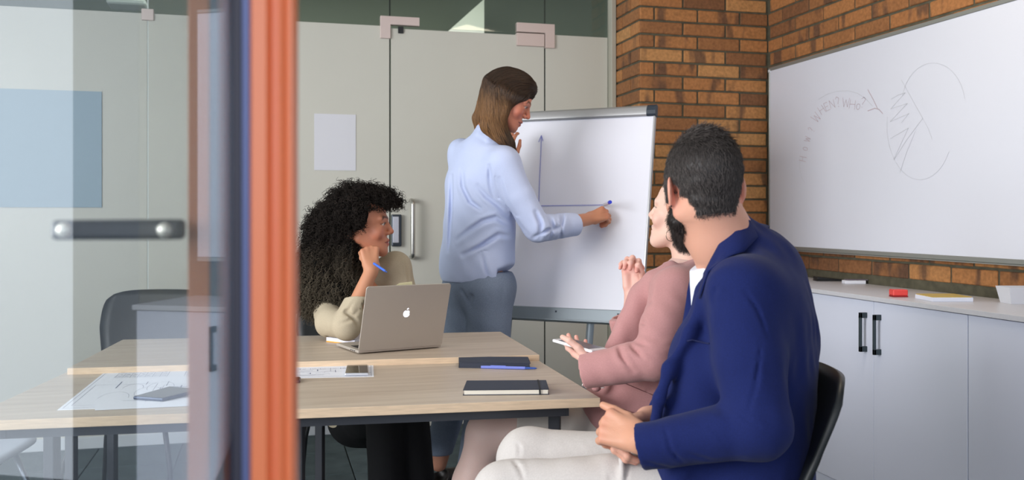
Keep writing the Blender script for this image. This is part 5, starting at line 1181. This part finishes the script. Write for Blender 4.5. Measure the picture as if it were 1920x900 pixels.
# ================================================================== the standing presenter
def presenter():
    t = person('standing person with long brown hair in a light blue shirt, drawing on the flip chart', (-.11, 3.92, 0))
    s = .97; F = unit(np.array([.83,.0,-.44])); Bh = basis(F, (.08,0,1)); O = K(951, 188, 3.90); nb = K(915, 262, 3.93)
    f = head_field(O, Bh, s, nb, .056, ears=False, nose=1.02); f.cap(K(918,255,3.93), K(900,300,3.94), .055, .08, k=.04)
    v, fc_ = f.mesh(.0030); cols = head_cols(v, O, Bh, s, (196,126,102), (160,84,76), (84,56,40), cheek=(204,100,84)); parts = [(v, fc_, cols)]
    el, cu = K(1008,428,3.79), K(1078,421,3.93); wr = K(1102,411,4.03)
    g = Field(); kd = unit(K(1150,396,4.075)-wr)
    kn, tips, th = hand_field(g, wr, kd, pn=np.array([.1,.75,-.55]), side=np.array([-.15,.45,1.0]), curl=[(48,58,30), (56,66,34), (60,68,34), (62,68,34)], thumb=[(.9,.45,.45), (1,.45,.05), (1,.3,-.1)], s=1.0, fore=K(1040,424,3.86), fr=(.027,.036))
    v, fc_ = g.mesh(.0024); parts.append((v, fc_, hand_cols(v, (200,136,104), tips, None, (196,112,84), kn)))
    g = Field(); w2 = K(948,300,4.19)
    kn, tips2, th2 = hand_field(g, w2, np.array([.10,.1,1.0]), pn=np.array([.3,.9,0]), side=np.array([1,-.3,.2]), curl=[(25,30,20)]*4, thumb=[(.6,.2,.6), (1,.2,.2), (1,.1,0)], s=.9, fore=K(935,380,4.17), fr=(.026,.034))
    v, fc_ = g.mesh(.0032); parts.append((v, fc_, hand_cols(v, (196,132,104), tips2, None)))
    Bt = basis((.66,.75,0)); b = Field(); b.ell(K(903,345,3.94), (.15,.075,.14), Bt, k=.05).ell(K(897,430,3.95), (.13,.085,.15), Bt, k=.06).ell(K(893,525,3.96), (.13,.09,.10), Bt, k=.06).cap(nb, K(900,310,3.94), .055, .08, k=.04)
    hR, hL = K(918,540,3.90), K(875,540,4.02); kR, kL = K(915,715,3.90), K(862,700,4.02); aR, aL = np.array([ux(885,3.92), 3.93, .10]), np.array([ux(822,4.08), 4.10, .10])
    b.cap(hR, kR, .085, .058, k=.03).cap(hL, kL, .085, .058, k=.03).cap(kR, aR, .056, .036, k=.02).cap(kL, aL, .056, .036, k=.02)
    b.cap(K(945,308,3.81), el, .045, .038, k=.02).cap(el, K(1040,424,3.86), .036, .034, k=.02).cap(K(868,300,4.05), K(930,385,4.16), .045, .036, k=.02)
    v, fc_ = b.mesh(.009); parts.append((v, fc_, solid(v, (196,140,116)))); vf, c = merge(parts); place_np('body', vf, t, M_skin, c)
    M_sh = mat('blue_shirt', (196,206,236), .8, noise=.03, scale=400, bump=.25, bscale=900, spec=.2)
    # the torso is turned to the chart: across = right(.72,-.69), forward (.69,.72)
    Bt = basis((.66,.75,0)); j = Field()
    def T(u, v_, D, rx, ry, rz, k=.05): j.ell(K(u, v_, D), (rx, ry, rz), Bt, k=k)
    T(904,345,3.94,.195,.115,.16); T(898,430,3.95,.180,.125,.18,.07); T(893,500,3.955,.182,.135,.15,.07)
    j.cap(K(868,285,4.03), K(945,300,3.83), .062, .062, k=.06); j.cap(K(915,248,3.93), K(903,290,3.94), .058, .09, k=.04)
    sh = K(944,312,3.81); j.cap(sh, sh+(el-sh)*.5, .066, .060, k=.04).cap(sh+(el-sh)*.5, el, .060, .054, k=.010); j.cap(el, cu, .056, .048, k=.012)
    ax = unit(cu-el); j.cap(cu-ax*.045, cu-ax*.004, .051, .050, k=.004); j.cutbox(cu, ax, cu-.07, cu+.07); j.cap(cu-ax*.03, cu+ax*.03, .041, .042, k=.003, m='s')
    j.cap(K(868,300,4.05), K(930,385,4.16), .058, .05, k=.04); j.cap(K(930,385,4.16), K(944,320,4.185), .048, .042, k=.02)
    # collar
    cp = [K(897,232,3.96), K(902,246,3.89), K(918,258,3.865), K(938,268,3.87)]
    for a, c2 in zip(cp[:-1], cp[1:]): j.cap(a+np.array([0,0,.008]), c2+np.array([0,0,.008]), .012, .012, k=.010); j.cap(a+np.array([-.006,-.004,-.012]), c2+np.array([-.006,-.004,-.012]), .011, .011, k=.010)
    j.bend(creases([([K(895,348,3.8),K(912,368,3.79),K(934,384,3.78),K(948,400,3.78)], 0.01, 0.01), ([K(866,318,3.86),K(868,350,3.85),K(882,378,3.83),K(902,392,3.82)], 0.012, 0.006), ([K(856,450,3.84),K(880,432,3.82),K(905,415,3.8),K(930,408,3.79),K(962,425,3.79)], 0.011, 0.008), ([K(868,478,3.84),K(900,462,3.82),K(935,440,3.8),K(962,445,3.8)], 0.012, 0.006), ([K(918,312,3.78),K(919,345,3.77),K(926,375,3.77)], 0.008, 0.006), ([K(936,335,3.74),K(945,370,3.73),K(962,405,3.73)], 0.01, 0.004), ([K(948,395,3.77),K(968,418,3.745),K(990,442,3.735)], 0.009, 0.006), ([K(1004,398,3.75),K(1014,420,3.74),K(1012,446,3.74)], 0.008, 0.006), ([K(1000,446,3.735),K(1025,432,3.76),K(1046,428,3.8)], 0.008, 0.005), ([K(1030,404,3.77),K(1036,425,3.78),K(1030,446,3.79)], 0.007, 0.004), ([K(1056,396,3.85),K(1052,420,3.83),K(1050,448,3.84)], 0.005, 0.0018), ([K(848,330,3.93),K(846,400,3.91),K(842,470,3.9)], 0.012, 0.004), ([K(905,480,3.82),K(912,505,3.82),K(916,520,3.82)], 0.01, 0.004)]))
    j.bend(wrinkle(.0014, 38, (.7,.2,1), 51)); j.bend(wrinkle(.0008, 95, (1,.2,.8), 18)); j.plane(K(893,527,3.95), (.02,.0,-1.0), .006); j.cutbox(K(945,506,3.9), (.5,-.2,-1.0), K(930,545,3.6), K(1000,480,4.3), .01)
    place_np('shirt', j.mesh(.0046), t, M_sh)
    # blue grey trousers
    p = Field(); p.ell(K(900,535,3.95), (.165,.125,.12), Bt, k=.05); p.cap(hR, kR, .105, .078, k=.04).cap(hL, kL, .105, .078, k=.04).cap(kR, aR+np.array([0,0,.03]), .078, .064, k=.02).cap(kL, aL+np.array([0,0,.05]), .076, .060, k=.02)
    for a, c2 in ((K(866,545,3.85), K(884,580,3.82)), (K(884,555,3.82), K(870,610,3.84)), (K(948,530,3.80), K(935,610,3.80))): p.cap(a, c2, .006, .005, k=.014, m='s')
    p.bend(wrinkle(.0016, 40, (.7,.2,1), 61)); p.plane(np.array([0,0,.145]), (0,0,-1)); p.plane(K(895,508,3.95), (0,0,1)); place_np('trousers', p.mesh(.0065), t, mat('slate_wool', (126,137,156), .85, noise=.12, scale=260, bump=.3, bscale=600, spec=.15))
    for a, dd in ((aR, (.8,.5)), (aL, (.8,.5))):
        dd = np.array([dd[0], dd[1], 0.]); h = Field(); h.cap(a+np.array([-.02,0,-.065]), a+dd*.18+np.array([0,0,-.07]), .042, .034, k=.02).plane(np.array([0,0,.003]), (0,0,-1)).cap(a+np.array([0,0,.06]), a+np.array([.0,0,-.045]), .038, .042, k=.01, m='s')
        place_np('shoe', h.mesh(.006), t, mat('dark_shoe', (34,28,28), .45))
    # long straight hair
    r = np.random.default_rng(5); P = lambda x, y, z: O+Bh@np.array([x, y, z])*s
    h = Field(); h.ell(P(0,-.014,.054), np.array([.080,.101,.086])*s, Bh, k=.01)
    h.ell(P(.0,.035,.085), np.array([.064,.062,.048])*s, Bh, k=.03); h.cap(P(.060,.060,.045), P(.070,.010,.020), .018, .020, k=.02); h.cap(P(-.060,.060,.045), P(-.070,.010,.020), .018, .020, k=.02)
    back = P(0,-.075,.0)
    h.cap(P(0,-.075,.02), K(901,222,3.93), .055, .030, k=.04); h.cap(K(901,222,3.93), K(893,240,3.92), .028, .006, k=.02)
    h.cap(P(.045,-.02,.02), K(936,240,3.86), .050, .034, k=.04); h.cap(K(936,240,3.86), K(955,268,3.84), .034, .020, k=.03); h.cap(K(955,268,3.84), K(968,290,3.83), .020, .004, k=.01)
    h.cap(P(-.065,-.02,.02), K(930,240,4.0), .035, .028, k=.04); h.cap(P(.04,-.06,.01), K(917,234,3.86), .048, .030, k=.04); h.cap(K(917,234,3.86), K(940,262,3.83), .028, .016, k=.03)
    h.ell(P(.0,.108,-.045), np.array([.105,.092,.096])*s, Bh, k=.008, m='s'); h.bend(wrinkle(.0012, 130, (1,.3,.1), 71))
    hm = h.mesh(.0040); n = 7000; root = hair_verts(hm[0], hm[1], h, n, r)
    def fl(q):
        L = (q-O)@Bh/s; top = np.clip((L[:, 2]-.02)/.08, 0, 1)[:, None]; side = np.sign(L[:, 0])[:, None]
        a = np.array([0,0,-1.])+np.array([.0,0,0]); sweep = Bh@np.array([0,-.75,-.35]); out = sweep*top*1.3+(Bh[:, 0]*side)*top*.5+a*(1-top); lowr = np.clip((O[2]-.05-q[:, 2])/.08, 0, 1)[:, None]*(q[:, 0] > ux(915,3.9))[:, None]
        return out+np.array([.55,0,-.3])*lowr
    S = flow_strands(h, root, fl, 11, .0085, .002, r=r, noise=.10); sv = strands(S, r.uniform(.0006, .0011, n))
    Lr = (root-O)@Bh/s; gold = np.clip((.075-Lr[:, 2])/.10, 0, 1)[:, None]*np.clip((.055-Lr[:, 1])/.05, 0, 1)[:, None]; cc = (np.array(lin((54,38,27)))*(1-gold)+np.array(lin((118,84,52)))*gold)*r.uniform(.55, 1.5, (n, 1))
    Lh = (hm[0]-O)@Bh/s; gh = np.clip((.075-Lh[:, 2])/.10, 0, 1)[:, None]*np.clip((.055-Lh[:, 1])/.05, 0, 1)[:, None]; ch = np.array(lin((40,28,20)))*(1-gh)+np.array(lin((80,56,36)))*gh
    vf, c = merge([(hm[0], hm[1], ch), (sv[0], sv[1], np.repeat(cc, 33, 0))]); place_np('long_hair', vf, t, M_hair, c)
    # marker in the hand
    a = (tips[0]+th[-1])/2; e = Vector(on_plane(1131, 385, P0, fn)); inv = np.array([e.x*CT-e.y*ST, e.x*ST+e.y*CT, e.z]); tail = K(1144,379,3.98)
    q = thing('marker', 'blue marker pen in the hand drawing on the flip chart', 'marker', tuple(k2w(a)))
    w = lambda x: tuple(k2w(x)); dd = unit(tail-inv)
    MB().tube([w(inv+dd*.018), w(inv+dd*.03), w(tail-dd*.02)], [.0055,.0075,.0075], 12).build('barrel', mat('marker_white', (220,222,230), .4), q, world=True)
    MB().tube([w(tail-dd*.02), w(tail+dd*.004)], [.0082,.0078], 12).build('cap', mat('marker_blue', (40,58,200), .35), q, world=True); MB().tube([w(inv+dd*.018), w(inv+dd*.002)], [.004,.0015], 10).build('nib', mat('marker_blue', (40,58,200)), q, world=True)
presenter()
